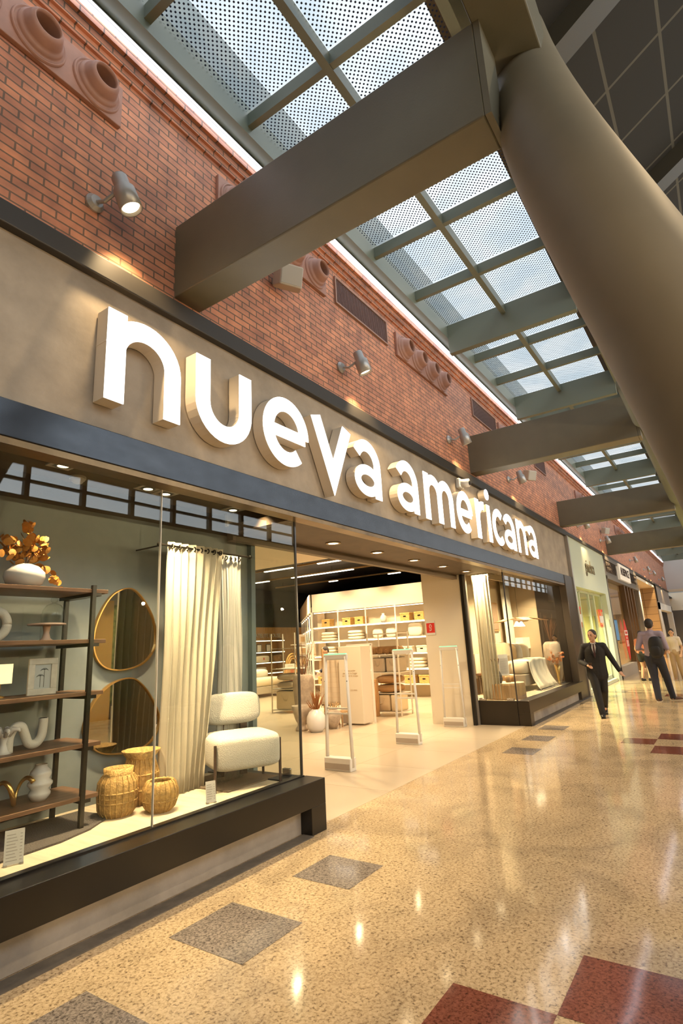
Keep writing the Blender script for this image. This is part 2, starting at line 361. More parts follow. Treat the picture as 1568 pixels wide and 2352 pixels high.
# brick wall above the shop fronts with corbel courses, and the fascia
b = MB(); b.box(-6, 51, .03, .4, 4.62, 7.38); b.box(-6, 51, -.0, .03, 6.62, 6.70); b.box(-6, 51, -.03, .03, 6.70, 6.80); b.box(-6, 51, -.065, .03, 6.80, 6.9)
struct('wall_left', b, BRICK)
struct('trim_3', MB().box(-4, 16.9, -.07, .2, 4.49, 4.66), TRIMD, bevel=.01)
struct('trim_4', MB().box(16.9, 51, -.05, .2, 4.56, 4.66), TRIMD)
struct('wall_left', MB().box(-4, 16.9, 0, .25, 3.27, 4.49), CONC)
struct('trim_5', MB().box(-4, 16.84, -.045, .10, 3.03, 3.28), BLUED, bevel=.006)
struct('trim_6', MB().box(-4, 16.84, -.035, .12, 2.985, 3.03), mat('brass_lip', (.20, .13, .06), .3, metal=.6, noise=.3, nscale=3))
# led line at the top of the brick wall
led = thing('led_strip', 'long bright white light line along the top of the brick wall', 'light strip', (0, 0, 6.94))
MB().box(-6, 50, -.115, -.06, -.045, .01).build('mounting_rail', SILV, led)
MB().box(-6, 50, -.105, -.07, -.06, -.045).build('diffuser', LEDM, led)
MB().box(-6, 50, -.12, -.115, -.035, -.01).build('diffuser', LEDM, led)
area('led_glow', (22, -.09, 6.86), 50, .03, 18, col=(.85, .88, 1.0))
# ---- skylight: frames, deep cross frames, mullions, dotted glass
sky = thing('skylight', 'long glazed skylight with dotted glass between green painted frames', 'skylight', (0, 0, 7.1))
MB().box(-6, 50, -.26, -.05, -.12, .25).build('edge_frame', GREEN2, sky)
MB().box(-6, 50, -2.62, -2.42, -.2, .25).build('edge_frame', GREEN2, sky)
MB().box(-6, 50, -1.33, -1.25, -.028, .135).build('centre_mullion', GREEN2, sky)
k = -2
X0 = 4.80
while True:
    x = X0+3.88*k
    if x > 49: break
    MB().box(x-.06, x+.06, -2.42, -.26, -.42, .14).build('deep_frame', GREEN2, sky)
    for j in (1, 2):
        MB().box(x+1.29*j-.035, x+1.29*j+.035, -2.42, -.26, -.02, .14).build('mullion', GREEN2, sky)
    for j in range(3):
        for (y0, y1) in ((-2.42, -1.33), (-1.25, -.26)):
            xa, xb = x+1.29*j+.05, x+1.29*(j+1)-.05
            if xb < 24: MB().box(xa, xb, y0, y1, .15, .152).build('glass_pane', FRIT, sky)
            else: MB().box(xa, xb, y0, y1, .15, .152).build('glass_pane', FRIT, sky)
    k += 1
# roof edge structure seen through the glass on the right side
struct('trim_7', MB().box(-6, 50, -2.42, -2.22, 7.45, 7.6), mat('roof_metal', (.20, .15, .09), .6))
# ---- cross beams
bm_labels = ['nearest huge box beam crossing above the first letters of the sign', 'box beam crossing above the last letters of the sign', 'box beam crossing above the shop end and the pale green shop',
             'fourth box beam, crossing above the patterned dark shop front', 'fifth box beam, small and far down the mall', 'sixth box beam, barely seen at the far end']
for i in range(4):
    x = (2.80, 9.80, 16.70, 24.5)[i]
    t = thing('cross_beam', bm_labels[i], 'beam', (x, 0, 4.76), group='painted box beams')
    MB().box(0, .30, -2.86, .06, 0, .75).build('beam_body', GREEN, t, bevel=.012)
    MB().box(0, .30, -2.90, -2.86, 0, .75).build('end_plate', GREEN, t)
# ---- big tubular leg, longitudinal box beam and pipe
leg = thing('tubular_leg', 'massive curved grey tube rising from the lower right to the roof', 'tube column', (2.35, -3.9, 0))
ax = [(2.36, -4.04, 0), (2.37, -3.95, .9), (2.39, -3.80, 1.8), (2.475, -3.59, 2.72), (2.635, -3.415, 3.42), (2.97, -3.18, 4.46), (3.59, -2.99, 5.73), (4.25, -2.86, 6.95)]
def smooth_path(P, n=6):
    P = [Vector(p) for p in P]; out = []
    for i in range(len(P)-1):
        p0 = P[max(i-1, 0)]; p1 = P[i]; p2 = P[i+1]; p3 = P[min(i+2, len(P)-1)]
        for k in range(n):
            t = k/n; out.append(.5*((2*p1)+(-p0+p2)*t+(2*p0-5*p1+4*p2-p3)*t*t+(-p0+3*p1-3*p2+p3)*t*t*t))
    out.append(P[-1]); return out
MB().tube([p-Vector((2.35, -3.9, 0)) for p in smooth_path(ax)], .262, 48).build('tube_body', TUBEM, leg, smooth=True)
MB().lathe([(0, 0), (.42, 0), (.42, .03), (.30, .04), (.27, .12)], (.01, -.14, 0), 32).build('base_flange', TUBEM, leg)
lb = thing('longitudinal_beam', 'box beam running overhead and ending on the big tube', 'beam', (0, -3.0, 5.5))
MB().box(-6, 3.5, -.18, .15, 0, .6).build('beam_body', GREEN, lb, bevel=.01)
MB().box(-6, 3.5, .15, .27, .3, .62).build('side_flange', GREEN2, lb)
pp_ = thing('roof_pipe', 'slimmer long pipe joining the outer ends of the far beams', 'pipe', (0, -2.98, 5.05))
MB().tube([(8.2, 0, 0), (50, 0, 0)], .17, 24).build('pipe_body', GREEN2, pp_, smooth=True)
# ---- roof beyond: sloping panelled ceiling
s_ = .64
def roofz(y): return 8.19+(-3.0-y)*s_
pan = panel_mat('roof_panels', (.032, .025, .014), .97, .67, 'XY', (.11, .09, .055), .020, .9, (.0, .1))
m = MB(); m.b.faces.new([m.b.verts.new(p) for p in ((-8, -2.6, roofz(-2.6)), (62, -2.6, roofz(-2.6)), (62, -9, roofz(-9)), (-8, -9, roofz(-9)))])
m.b.faces.new([m.b.verts.new(p) for p in ((-8, -2.6, roofz(-2.6)+.1), (-8, -9, roofz(-9)+.1), (62, -9, roofz(-9)+.1), (62, -2.6, roofz(-2.6)+.1))])
struct('ceiling', m, pan)
struct('wall_right', MB().box(-8, 62, -2.66, -2.6, 7.2, 8.2), mat('dark_band', (.06, .055, .04), .6))
for i in range(4):
    x = 1.85+3.5*i; m = MB(); v = []
    for (y, dz) in ((-2.7, -.3), (-9, -.3), (-9, 0), (-2.7, 0)): v.append((y, roofz(y)+dz))
    m.prism([(a, b) for a, b in v], .3, Matrix(((0, 0, 1, x), (1, 0, 0, 0), (0, 1, 0, 0), (0, 0, 0, 1))))
    tag(m.build('roof_rib', mat('rib_paint', (.08, .065, .04), .5)), None, 'roof rib', 'roof ribs under the dark panels')['label'] = ['sloping roof rib at the upper right corner edge', 'sloping roof rib above the big tube', 'sloping roof rib just right of the big tube'][i] if i < 3 else 'sloping roof rib at the right picture edge behind the tube'
struct('ceiling', MB().box(-8, 62, .4, 17, 4.5, 4.62), BLACKC)
# ---- opposite side of the mall (seen in reflections): lit shops, clerestory windows
ow = MB(); ow.box(-8, 62, -9.2, -9.0, 0, 5.4)
ow.box(-8, 62, -9.2, -9.0, 8.6, 12.4)
for i in range(50): ow.box(-8+1.4*i, -7.88+1.4*i, -9.15, -9.02, 5.4, 8.6)
ow.box(-8, 62, -9.12, -9.03, 5.75, 5.82)
struct('wall_right', ow, mat('opposite_wall', (.22, .18, .13), .7))
struct('wall_back', MB().box(-8.2, -8, -9.2, 17, 0, 12.5), mat('back_wall', (.25, .2, .15), .7))
struct('wall_end', MB().box(61.8, 62, -9.2, 17, 0, 12.5), mat('end_wall', (.45, .42, .38), .7))
struct('wall_store', MB().box(-8, 62, 16.8, 17, 0, 4.6), CREAM)
struct('trim_17', MB().box(-8, 62, -.04, .6, 7.36, 8.3), mat('parapet', (.42, .47, .48), .7))
oshop = mat('opposite_shop', (.55, .42, .27), .8)
for i in range(7):
    x = -7+9*i
    struct('trim_8', MB().box(x, x+.5, -9.0, -8.85, 0, 3.6), mat('opp_pillar', (.5, .44, .36), .6))
    struct('trim_9', MB().box(x, x+9, -9.0, -8.9, 3.2, 3.9), mat('opp_fascia', (.3, .27, .22), .6))
# ---- shop front, left window
struct('wall_left', MB().box(-4, 4.6, .02, .3, 0, .24), CONCG)
bar = MB(); bar.box(-4, 4.58, -.11, .12, .23, .45)
bar.box(4.36, 4.58, -.11, .12, 0, .23); bar.box(4.36, 4.60, .12, 1.3, 0, .44)
struct('trim_10', bar, BLK, bevel=.004)
struct('floor', MB().box(-4, 4.58, .12, 1.3, .3, .43), mat('window_floor', (.78, .66, .48), .45, noise=.18, nscale=2, stretch=(8, 1, 1)))
struct('window_1', MB().box(-1.2, 2.80, .125, .135, .45, 3.0), GLASS)
struct('window_1', MB().box(2.806, 4.52, .125, .135, .45, 3.0), GLASS)
struct('window_1', MB().box(4.52, 4.53, .125, 1.0, .43, 2.99), GLASS)
struct('trim_11', MB().box(2.8, 2.806, .12, .14, .45, 3.0), mat('glass_edge', (.75, .7, .6), .3))
struct('trim_11', MB().box(4.515, 4.535, .118, .138, .45, 3.0), mat('glass_edge_dark', (.06, .055, .05), .2))
struct('trim_12', MB().box(-4, 4.53, .10, .16, .445, .462), BLK)
struct('wall_window', MB().box(-4, 4.98, 1.27, 1.42, .3, 3.02), BWALL)
struct('wall_window', MB().box(4.98, 5.05, 1.2, 1.45, 0, 3.02), mat('blue_edge', (.15, .20, .21), .6))
struct('wall_window', MB().box(-1.3, -1.2, .12, 1.3, .3, 3.3), BWALL)
struct('ceiling', MB().box(-4, 4.55, .12, 1.28, 3.26, 3.36), mat('window_ceiling', (.13, .115, .09), .7))
struct('wall_window', MB().box(-4, 5.0, 1.27, 1.42, 3.02, 3.5), mat('dark_head', (.10, .09, .075), .7))
# soffit over the entrance
struct('ceiling', MB().box(4.53, 11.28, .12, 1.12, 3.02, 3.12), SOFF)
struct('trim_13', MB().box(4.53, 11.2, 1.06, 1.16, 2.93, 3.14), mat('lintel', (.17, .13, .09), .5))
struct('ceiling', MB().box(-4, 9.5, 1.45, 16.8, 3.5, 4.5), CREAM)
struct('ceiling', MB().box(5.05, 9.5, 1.16, 1.45, 3.5, 4.5), CREAM)
struct('wall_store', MB().box(4.5, 16.0, 1.12, 1.16, 3.1, 4.5), CREAM)
# right jamb, white side wall
struct('wall_store', MB().box(11.24, 16.1, 1.62, 1.9, 0, 4.4), CREAM)
struct('wall_store', MB().box(11.1, 11.24, 1.0, 1.9, 0, 4.4), CREAM)
struct('trim_14', MB().box(11.07, 11.14, .93, 1.0, 0, 3.1), BLK)
struct('trim_14', MB().box(11.14, 11.20, .90, 1.02, 0, 3.02), mat('grey_channel', (.4, .37, .33), .4, metal=.5))
# right window
struct('wall_left', MB().box(11.25, 16.8, .02, .3, 0, .24), CONCG)
bar = MB(); bar.box(11.22, 16.1, -.11, .12, .23, .46); bar.box(11.22, 11.44, -.11, .12, 0, .23); bar.box(11.2, 11.27, .12, 1.02, 0, .46)
struct('trim_15', bar, mat('dark_bronze', (.028, .021, .015), .3, metal=.3), bevel=.004)
struct('trim_16', MB().box(15.94, 16.84, -.06, .12, 0, 3.28), BRONZ, bevel=.01)
struct('trim_16', MB().box(16.84, 16.95, -.09, .12, 0, 4.5), mat('metal_edge', (.45, .42, .38), .35, metal=.7))
struct('wall_window', MB().box(15.94, 16.2, .12, .80, .0, 3.3), mat('dark_jamb', (.02, .014, .01), .4))
struct('floor', MB().box(11.27, 15.96, .12, 1.62, .3, .44), MATS['window_floor'])
struct('window_2', MB().box(11.27, 15.95, .125, .135, .46, 3.0), GLASS)
struct('window_2', MB().box(11.26, 11.27, .13, .93, .45, 3.0), GLASS)
struct('trim_11', MB().box(11.255, 11.28, .118, .14, .45, 3.0), MATS['glass_edge_dark'])
struct('ceiling', MB().box(11.2, 16.2, .12, 1.62, 3.24, 3.34), MATS['window_ceiling'])
struct('wall_window', MB().box(15.96, 16.2, .80, 1.62, .0, 3.3), mat('window_back', (.62, .5, .34), .8))
struct('wall_window', MB().box(12.3, 16.0, 1.56, 1.62, .4, 3.3), mat('window_back', (.62, .5, .34), .8))
# ================================================================== SHOP SIGN
SIDEC = mat('letter_return', (.80, .70, .56), .6)
def arc(cx, cy, rx, ry, a0, a1, n=18): return [(cx+rx*math.cos(R(a0+(a1-a0)*i/n)), cy+ry*math.sin(R(a0+(a1-a0)*i/n))) for i in range(n+1)]
SW = .215
GL = {  # strokes (points, closed, width) in x-height units, and the glyph width
 'n': ([([(.11, 0), (.11, 1)], 0, SW), (arc(.455, .545, .355, .35, 172, 0)+[(.81, .3), (.81, 0)], 0, SW)], .92),
 'u': ([([(.11, 1), (.11, .7)]+arc(.46, .46, .35, .36, 180, 360)+[(.81, .7), (.81, 1)], 0, SW)], .92),
 'e': ([([(.12, .475), (.86, .475)], 0, .17), (arc(.47, .5, .365, .40, -3, 310, 40), 0, SW-.01)], .94),
 'v': ([([(.10, 1), (.45, .09), (.80, 1)], 0, SW-.01)], .90),
 'a': ([(arc(.40, .56, .33, .345, 150, 10)+[(.735, .4), (.735, 0)], 0, SW-.01), (arc(.405, .28, .30, .19, 0, 360, 32)[:-1], 1, .17)], .84),
 'm': ([([(.11, 0), (.11, 1)], 0, SW), (arc(.40, .585, .30, .31, 172, 0)+[(.70, .3), (.70, 0)], 0, SW), (arc(.99, .585, .29, .31, 180, 0)+[(1.28, .3), (1.28, 0)], 0, SW)], 1.39),
 'r': ([([(.11, 0), (.11, 1)], 0, SW), (arc(.47, .50, .36, .39, 175, 82), 0, SW)], .55),
 'i': ([([(.11, 0), (.11, .98)], 0, SW), (arc(.11, 1.26, .07, .07, 0, 360, 20)[:-1], 1, .15)], .22),
 'c': ([(arc(.47, .5, .365, .40, 48, 312, 34), 0, SW-.01)], .80)}
LET = [('n', 2.07, 2.75), ('u', 2.91, 3.59), ('e', 3.75, 4.47), ('v', 4.53, 5.32), ('a', 5.36, 6.0), ('a', 6.42, 7.07), ('m', 7.28, 8.35), ('e', 8.49, 9.18), ('r', 9.36, 9.83),
       ('i', 9.95, 10.12), ('c', 10.22, 10.82), ('a', 10.86, 11.58), ('n', 11.72, 12.36), ('a', 12.52, 13.19)]
where = ['first letter of the sign', 'second letter of the sign', 'third letter of the sign', 'fourth letter of the sign', 'last letter of the first word', 'first letter of the second word', 'just left of the small camera',
         'under the small camera', 'right of the small camera', 'narrow with its dot', 'open round one after the i', 'between the letters c and n', 'next to last in the sign', 'very last at the far end of the sign']
for i, (g, x0, x1) in enumerate(LET):
    st, wd = GL[g]; zb, h = 3.47-.05*min(1, i/8), .735
    t = thing('sign_letter', 'glowing white block letter %s, %s' % (g, where[i]), 'sign letter', (x0, 0, zb), group=None)
    k = (x1-x0)/wd
    fc, sd = MB(), MB()
    Mx = Matrix.Rotation(R(90), 4, 'X') @ Matrix.Diagonal((k, h, 1, 1))
    for pts, cl, w in st:
        fc.strip(pts, w, .142, .15, bool(cl), Mx, back=False)
        sd.strip(pts, w, .01, .142, bool(cl), Mx, front=False)
    fc.build('lit_face', LITW, t); sd.build('return_side', SIDEC, t)
# ================================================================== FIXTURES ON THE BRICK WALL
def vent_plate(x0, x1, label, n=4):
    t = thing('vent_plate', label, 'vent', (x0, .03, 6.05), group='terracotta round vents')
    w = x1-x0
    MB().box(0, w, -.045, 0, 0, .42).build('backing_plate', TERRA, t, bevel=.008)
    for i in range(n):
        cx = w*(i+.5)/n; r = w/n*.44
        M = Matrix.Translation((cx, -.045, .21)) @ Matrix.Rotation(R(90), 4, 'X')
        m = MB(); pr = [(r, 0), (r*.98, .02), (r*.92, .022), (r*.90, .006), (r*.82, .03), (r*.80, .05), (r*.74, .052), (r*.70, .075), (r*.60, .125), (r*.50, .15), (r*.46, .15), (r*.44, .12), (r*.44, -.02)]
        m.lathe(pr, (0, 0, 0), 36); bmesh.ops.transform(m.b, matrix=M, verts=m.b.verts[:])
        c = m.build('round_collar', TERRA, t, smooth=True)
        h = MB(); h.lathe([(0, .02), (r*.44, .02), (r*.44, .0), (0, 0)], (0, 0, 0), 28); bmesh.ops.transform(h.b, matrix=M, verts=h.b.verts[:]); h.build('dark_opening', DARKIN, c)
vent_plate(.27, 2.17, 'terracotta plate of round vent collars at the top left corner')
vent_plate(3.28, 5.15, 'terracotta plate of round vents half hidden by the nearest beam')
vent_plate(7.04, 8.95, 'terracotta plate of four round vents between two grilles')
vent_plate(11.85, 13.7, 'terracotta vent plate at the top edge of the second beam')
vent_plate(19.6, 21.5, 'terracotta vent plate beyond the third beam')
vent_plate(27.6, 29.5, 'small terracotta vent plate above the fourth beam')
LOUV = mat('grille_brown', (.15, .075, .055), .5)
for x0, x1, lb_ in ((5.39, 6.78, 'long brown grille beside the vents over the letters ev'), (10.25, 11.69, 'brown grille just left of the second beam'), (14.7, 15.8, 'small brown grille between second and third beams')):
    t = thing('wall_grille', lb_, 'grille', (x0, .03, 6.1), group='brown wall grilles'); w = x1-x0
    m = MB(); m.box(0, w, -.03, 0, 0, .025); m.box(0, w, -.03, 0, .385, .41); m.box(0, .025, -.03, 0, .025, .385); m.box(w-.025, w, -.03, 0, .025, .385); m.build('frame', mat('grille_frame', (.30, .17, .12), .5), t)
    m = MB(); m.box(.025, w-.025, -.004, 0, .025, .385)
    for k in range(int(w/.03)): m.box(.03+k*.03, .042+k*.03, -.02, -.004, .025, .385)
    m.build('louvre', LOUV, t)
def wall_spot(x, label, big=1, lit=True):
    t = thing('wall_spotlight', label, 'spotlight', (x, .03, 5.17), group='spotlights on the brick wall')
    MB().lathe([(0, 0), (.075, 0), (.075, .02), (.05, .05), (0, .05)], (0, 0, 0), 20).build('mounting_dish', SILV, t).rotation_euler = (R(90), 0, 0)
    MB().tube([(0, -.03, 0), (.02, -.12, -.03), (.05, -.20, .02), (.07, -.24, .05)], .016, 8).build('arm', SILV, t)
    d = Vector((.10, -.06, -.30)).normalized(); h = Vector((.08, -.26, .07))
    q = Vector((0, 0, -1)).rotation_difference(d).to_matrix().to_4x4(); M = Matrix.Translation(h) @ q
    m = MB(); m.lathe([(0, .10), (.05, .10), (.062, .08), (.062, .0), (.085, -.03), (.088, -.20), (.078, -.20), (.070, -.17), (0, -.165)], (0, 0, 0), 24)
    bmesh.ops.transform(m.b, matrix=M, verts=m.b.verts[:]); hd = m.build('lamp_housing', SILV, t, smooth=True)
    m = MB(); m.lathe([(0, -.176), (.068, -.176), (.068, -.172), (0, -.172)], (0, 0, 0), 20); bmesh.ops.transform(m.b, matrix=M, verts=m.b.verts[:]); m.build('lit_lens', LAMPW, hd)
    p = Vector((x, .03, 5.17))+h+d*.21
    spot('wall_spot_beam', p, p+Vector((.30, .22, -1.0)), 190, 85, .8, (1, .70, .36), .05)
for x, lb_ in ((2.0, 'brightest wall spotlight, left of the nearest beam'), (5.44, 'wall spotlight above the letter a of the first word'), (8.84, 'wall spotlight left of the second beam'), (12.15, 'wall spotlight right under the second beam'),
              (19.2, 'wall spotlight under the third beam'), (23.2, 'wall spotlight at the corner of the fourth beam'), (31.0, 'wall spotlight between the fourth beam and the far end'), (36.5, 'small far wall spotlight, first of the last three'),
              (39.5, 'small far wall spotlight, middle of the last three'), (45.0, 'small far wall spotlight nearest the mall end')):
    wall_spot(x, lb_)
def speaker(x, z, label):
    t = thing('wall_speaker', label, 'speaker', (x, .03, z), group='pale wall speakers')
    MB().box(-.02, .02, -.10, 0, -.03, .03).build('bracket', SILV, t)
    M = Matrix.Translation((.05, -.2, 0)) @ Matrix.Rotation(R(-28), 4, 'Z') @ Matrix.Rotation(R(18), 4, 'X')
    m = MB(); m.prism([(-.13, -.08), (.13, -.08), (.17, .07), (.13, .1), (-.13, .1), (-.17, .07)], .24, M @ Matrix.Translation((0, 0, -.12))); m.build('cabinet', mat('speaker_beige', (.48, .44, .37), .5), t, bevel=.015)
    MB().box(-.12, .12, -.083, -.08, -.10, .10, M).build('front_grille', mat('speaker_front', (.40, .37, .31), .6), t)
speaker(4.15, 5.70, 'pale wall speaker under the vents by the nearest beam')
speaker(13.3, 5.50, 'pale wall speaker right of the second beam')
speaker(23.6, 5.6, 'pale wall speaker beyond the third beam')
t = thing('security_camera', 'small white camera dome fixed above the letters me of the sign', 'camera', (9.0, -.05, 4.36))
MB().box(-.1, .1, -.03, .05, -.09, .09).build('base', WHITE, t, bevel=.02)
MB().tube([(0, 0, 0), (.02, -.16, -.01)], .075, 20).build('body', WHITE, t, smooth=True)
MB().ell((.022, -.165, -.01), (.045, .03, .045)).build('lens', BLK, t, smooth=True)
# soffit downlights
DLR = mat('downlight_ring', (.35, .26, .16), .4, metal=.4)
for i, x in enumerate((6.0, 7.15, 8.36, 9.52, 10.65)):
    t = thing('downlight', ['round soffit downlight nearest the left show window', 'second round soffit downlight from the left', 'middle round soffit downlight over the entrance', 'fourth round soffit downlight from the left', 'round soffit downlight nearest the right show window'][i],
              'downlight', (x, .66, 3.02), group='soffit downlights over the entrance')
    MB().lathe([(.075, 0), (.105, 0), (.105, -.012), (.08, -.016), (.072, -.004)], (0, 0, 0), 28).build('trim_ring', DLR, t, smooth=True)
    MB().lathe([(0, -.006), (.072, -.006), (.072, -.002), (0, -.002)], (0, 0, 0), 24).build('lamp', LAMPW, t)
    spot('soffit_beam', (x, .66, 2.99), (x, .5, 0), 40, 100, .8, WARM2, .05)
def square_downlight(x, y, z, label, grp):
    t = thing('square_downlight', label, 'downlight', (x, y, z), group=grp)
    m = MB(); m.box(-.10, .10, -.10, -.065, -.012, 0); m.box(-.10, .10, .065, .10, -.012, 0); m.box(-.10, -.065, -.065, .065, -.012, 0); m.box(.065, .10, -.065, .065, -.012, 0); m.build('square_frame', WHITE, t)
    MB().lathe([(.045, -.02), (.068, -.02), (.068, 0), (.045, -.004)], (0, 0, 0), 20).build('ring', SILV, t)
    MB().lathe([(0, -.012), (.05, -.012), (.05, -.004), (0, -.004)], (0, 0, 0), 20).build('lamp', LAMPW, t)
for i, px in enumerate(((145, 1069), (340, 1122), (380, 1134), (535, 1171))):
    p = at(px[0], px[1], 2, 3.25)
    square_downlight(p.x, min(p.y, 1.1), 3.26, ['square ceiling downlight in the left window nearest the frame edge', 'square window downlight just left of the glass joint', 'square window downlight crossing the glass joint', 'square window downlight above the curtain'][i], 'left window downlights')
    spot('window_beam', (p.x, .58, 3.22), (p.x+.1, .50, .4), 290, 84, .9, WARM2, .04)
p = at(178, 1110, 2, 3.2)
t = thing('smoke_detector', 'round smoke detector on the left window ceiling', 'smoke detector', (p.x, min(p.y, 1.15), 3.26))
MB().lathe([(0, -.06), (.04, -.058), (.05, -.04), (.06, -.035), (.06, 0), (0, 0)], (0, 0, 0), 24).build('sensor_body', WHITE, t, smooth=True)
MB().lathe([(.062, -.02), (.07, -.02), (.07, 0), (.062, 0)], (0, 0, 0), 24).build('base_ring', WHITE, t)
# ================================================================== LEFT SHOW WINDOW
PZ = .43
u = thing('shelf_unit', 'open shelf unit with brown wood shelves and black posts behind the left glass', 'shelving', (1.0, .68, PZ))
SH = [2.21, 1.81, 1.41, 1.03, .66]
for z in SH:
    q = MB().box(0, 1.72, 0, .50, z-PZ-.03, z-PZ).build('shelf', WOOD, u, bevel=.003)
for (x, y) in ((1.57, -.02), (1.64, .5), (.08, -.02), (.08, .5)):
    MB().box(x, x+.032, y, y+.032, 0, 2.24-PZ).build('post', BLK, u)
for z in SH: MB().box(1.58, 1.66, .0, .5, z-PZ-.055, z-PZ-.03).build('bracket', BLK, u)
# vase with orange eucalyptus branches
def leafdisc(m, c, r, n, rnd):
    n = n.normalized(); a = n.orthogonal().normalized(); b2 = n.cross(a)
    k = 9; ph = rnd.uniform(0, 6.28); ring = []
    ce = m.b.verts.new(c+n*r*.12)
    for i in range(k):
        t = 2*PI*i/k+ph; q = r*(1-.12*math.cos(t-ph)); ring.append(m.b.verts.new(c+a*q*math.cos(t)+b2*q*.85*math.sin(t)))
    for i in range(k): m.b.faces.new((ce, ring[i], ring[(i+1) % k]))
LEAF = mat('orange_leaf', (.62, .27, .05), .5, noise=.35, nscale=12); TWIG = mat('twig', (.20, .10, .05), .7)
def branches(root, ends, base, rnd, leafm, r=.028, n=12, name='leaf_cluster', stem=.004, spread=.035):
    for e in ends:
        b0 = Vector(base); e = Vector(e); mid = (b0+e)/2+Vector((0, 0, .05)); P = smooth_path([b0, mid, e], 5)
        st = MB().tube(P, [stem*(1-.6*i/len(P)) for i in range(len(P))], 6).build('branch', TWIG, root)
        m = MB()
        for i in range(n):
            p = P[int(len(P)*(.30+.68*i/n))-0 if int(len(P)*(.30+.68*i/n)) < len(P) else -1]
            o = Vector((rnd.uniform(-1, 1), rnd.uniform(-1, 1), rnd.uniform(-1, 1))); leafdisc(m, p+o*spread, r*rnd.uniform(.7, 1.25), o, rnd)
        m.build(name, leafm, st)
rnd = random.Random(3)
t = thing('leafy_vase', 'squat white vase with orange round leaves on the top shelf', 'vase', (2.12, .86, 2.21))
MB().lathe([(0, 0), (.08, 0), (.125, .03), (.15, .08), (.145, .12), (.10, .165), (.045, .185), (.04, .175), (.0, .17)], (0, 0, 0), 32, lambda a, z: 1+.05*math.sin(2*a)*(z > .05)).build('vase_body', CER, t, smooth=True)
branches(t, [(-.16, 0, .36), (-.27, -.04, .22), (.02, .05, .54), (.0, -.06, .40), (.14, 0, .38), (.17, .05, .28), (.27, 0, .05), (-.10, .08, .30), (.10, -.08, .30)], (0, 0, .17), rnd, LEAF, .032, 17)
t = thing('ring_vase', 'white ring shaped vase at the picture edge on the second shelf', 'vase', (1.93, .86, 1.81))
MB().tube([(0.095*math.cos(a), 0, .125+.1*math.sin(a)) for a in [2*PI*i/28 for i in range(29)]], .032, 14).build('ring_body', CERM, t, smooth=True)
MB().tube([(-.0, 0, .22), (-.01, 0, .30)], [.03, .036], 14).build('neck', CERM, t, smooth=True)
t = thing('cake_stand', 'flat cake stand with pinkish top on the second shelf', 'cake stand', (2.30, .82, 1.81))
MB().lathe([(0, .118), (.135, .118), (.135, .13), (0, .13)], (0, 0, 0), 32).build('plate', mat('blush', (.72, .52, .42), .4), t)
MB().lathe([(0, 0), (.055, 0), (.03, .02), (.02, .06), (.03, .118), (0, .118)], (0, 0, 0), 20).build('foot', mat('blush', (.72, .52, .42), .4), t, smooth=True)
t = thing('glass_cloche', 'tall clear glass dome with a ball knob beside the cake stand', 'glass dome', (2.44, 1.0, 1.81))
MB().lathe([(.085, 0), (.088, .20), (.08, .25), (.055, .29), (.02, .305), (.012, .31)], (0, 0, 0), 32).build('dome', DOME, t, smooth=True)
MB().ell((0, 0, .335), (.026, .026, .026)).build('knob', DOME, t, smooth=True)
MB().lathe([(.088, 0), (.093, 0), (.093, .006), (.088, .006)], (0, 0, 0), 32).build('rim', DOME, t)
t = thing('picture_frame', 'whitewashed picture frame with a drawing of palm trees on the third shelf', 'picture frame', at(95, 1585, 1, .88)+Vector((0, 0, 0)), rz=R(-6)); t.location.z = 1.41
m = MB(); w, h = .105, .27
for a in ((-w, w, 0, .045), (-w, w, h-.045, h)): m.box(a[0], a[1], -.012, .012, a[2], a[3])
m.box(-w, -w+.045, -.012, .012, .045, h-.045); m.box(w-.045, w, -.012, .012, .045, h-.045); m.build('frame', mat('whitewash', (.70, .66, .58), .7, noise=.15, nscale=20), t, bevel=.003)
pr = MB().box(-w+.045, w-.045, .0, .008, .045, h-.045).build('print', mat('print_blue', (.55, .58, .58), .7), t)
m = MB()
for cx, hh in ((.012, .13), (-.015, .085)):
    m.box(cx-.0015, cx+.0015, -.0015, 0, .055, .055+hh)
    for k in range(7):
        a = PI*k/6; m.tube([(cx, -.001, .055+hh), (cx+.018*math.cos(a), -.001, .055+hh+.014*math.sin(a)), (cx+.03*math.cos(a), -.001, .055+hh+.010*math.sin(a)-.008)], .0012, 4)
m.build('palm_drawing', mat('ink', (.10, .10, .09), .8), pr)
t = thing('table_lamp', 'small lit lamp with a rectangular shade at the picture edge', 'lamp', (at(3, 1520, 1, .95).x, .95, 1.41))
MB().box(-.06, .06, -.06, .06, .10, .24).build('lamp_shade', LAMPS, t); MB().lathe([(0, 0), (.04, 0), (.04, .01), (.01, .02), (.01, .1), (0, .1)], (0, 0, 0), 16).build('lamp_base', GOLD, t)
t = thing('coral_vase', 'white vase with curled leaf rim at the picture edge on the fourth shelf', 'vase', (at(10, 1690, 1, .86).x, .86, 1.03))
MB().lathe([(0, 0), (.055, 0), (.035, .02), (.022, .07), (.03, .11), (.05, .14), (.03, .14), (0, .10)], (0, 0, 0), 20).build('vase_body', CER, t, smooth=True)
for k in range(7):
    a = 2*PI*k/7; MB().tube([(.03*math.cos(a), .03*math.sin(a), .12), (.06*math.cos(a), .06*math.sin(a), .165), (.10*math.cos(a), .10*math.sin(a), .16), (.105*math.cos(a), .105*math.sin(a), .145)], [.016, .02, .014, .006], 8).build('curled_leaf', CER, t, smooth=True)
t = thing('tube_vase', 'speckled white vase shaped like a bent pipe on the fourth shelf', 'vase', (2.24, .86, 1.03))
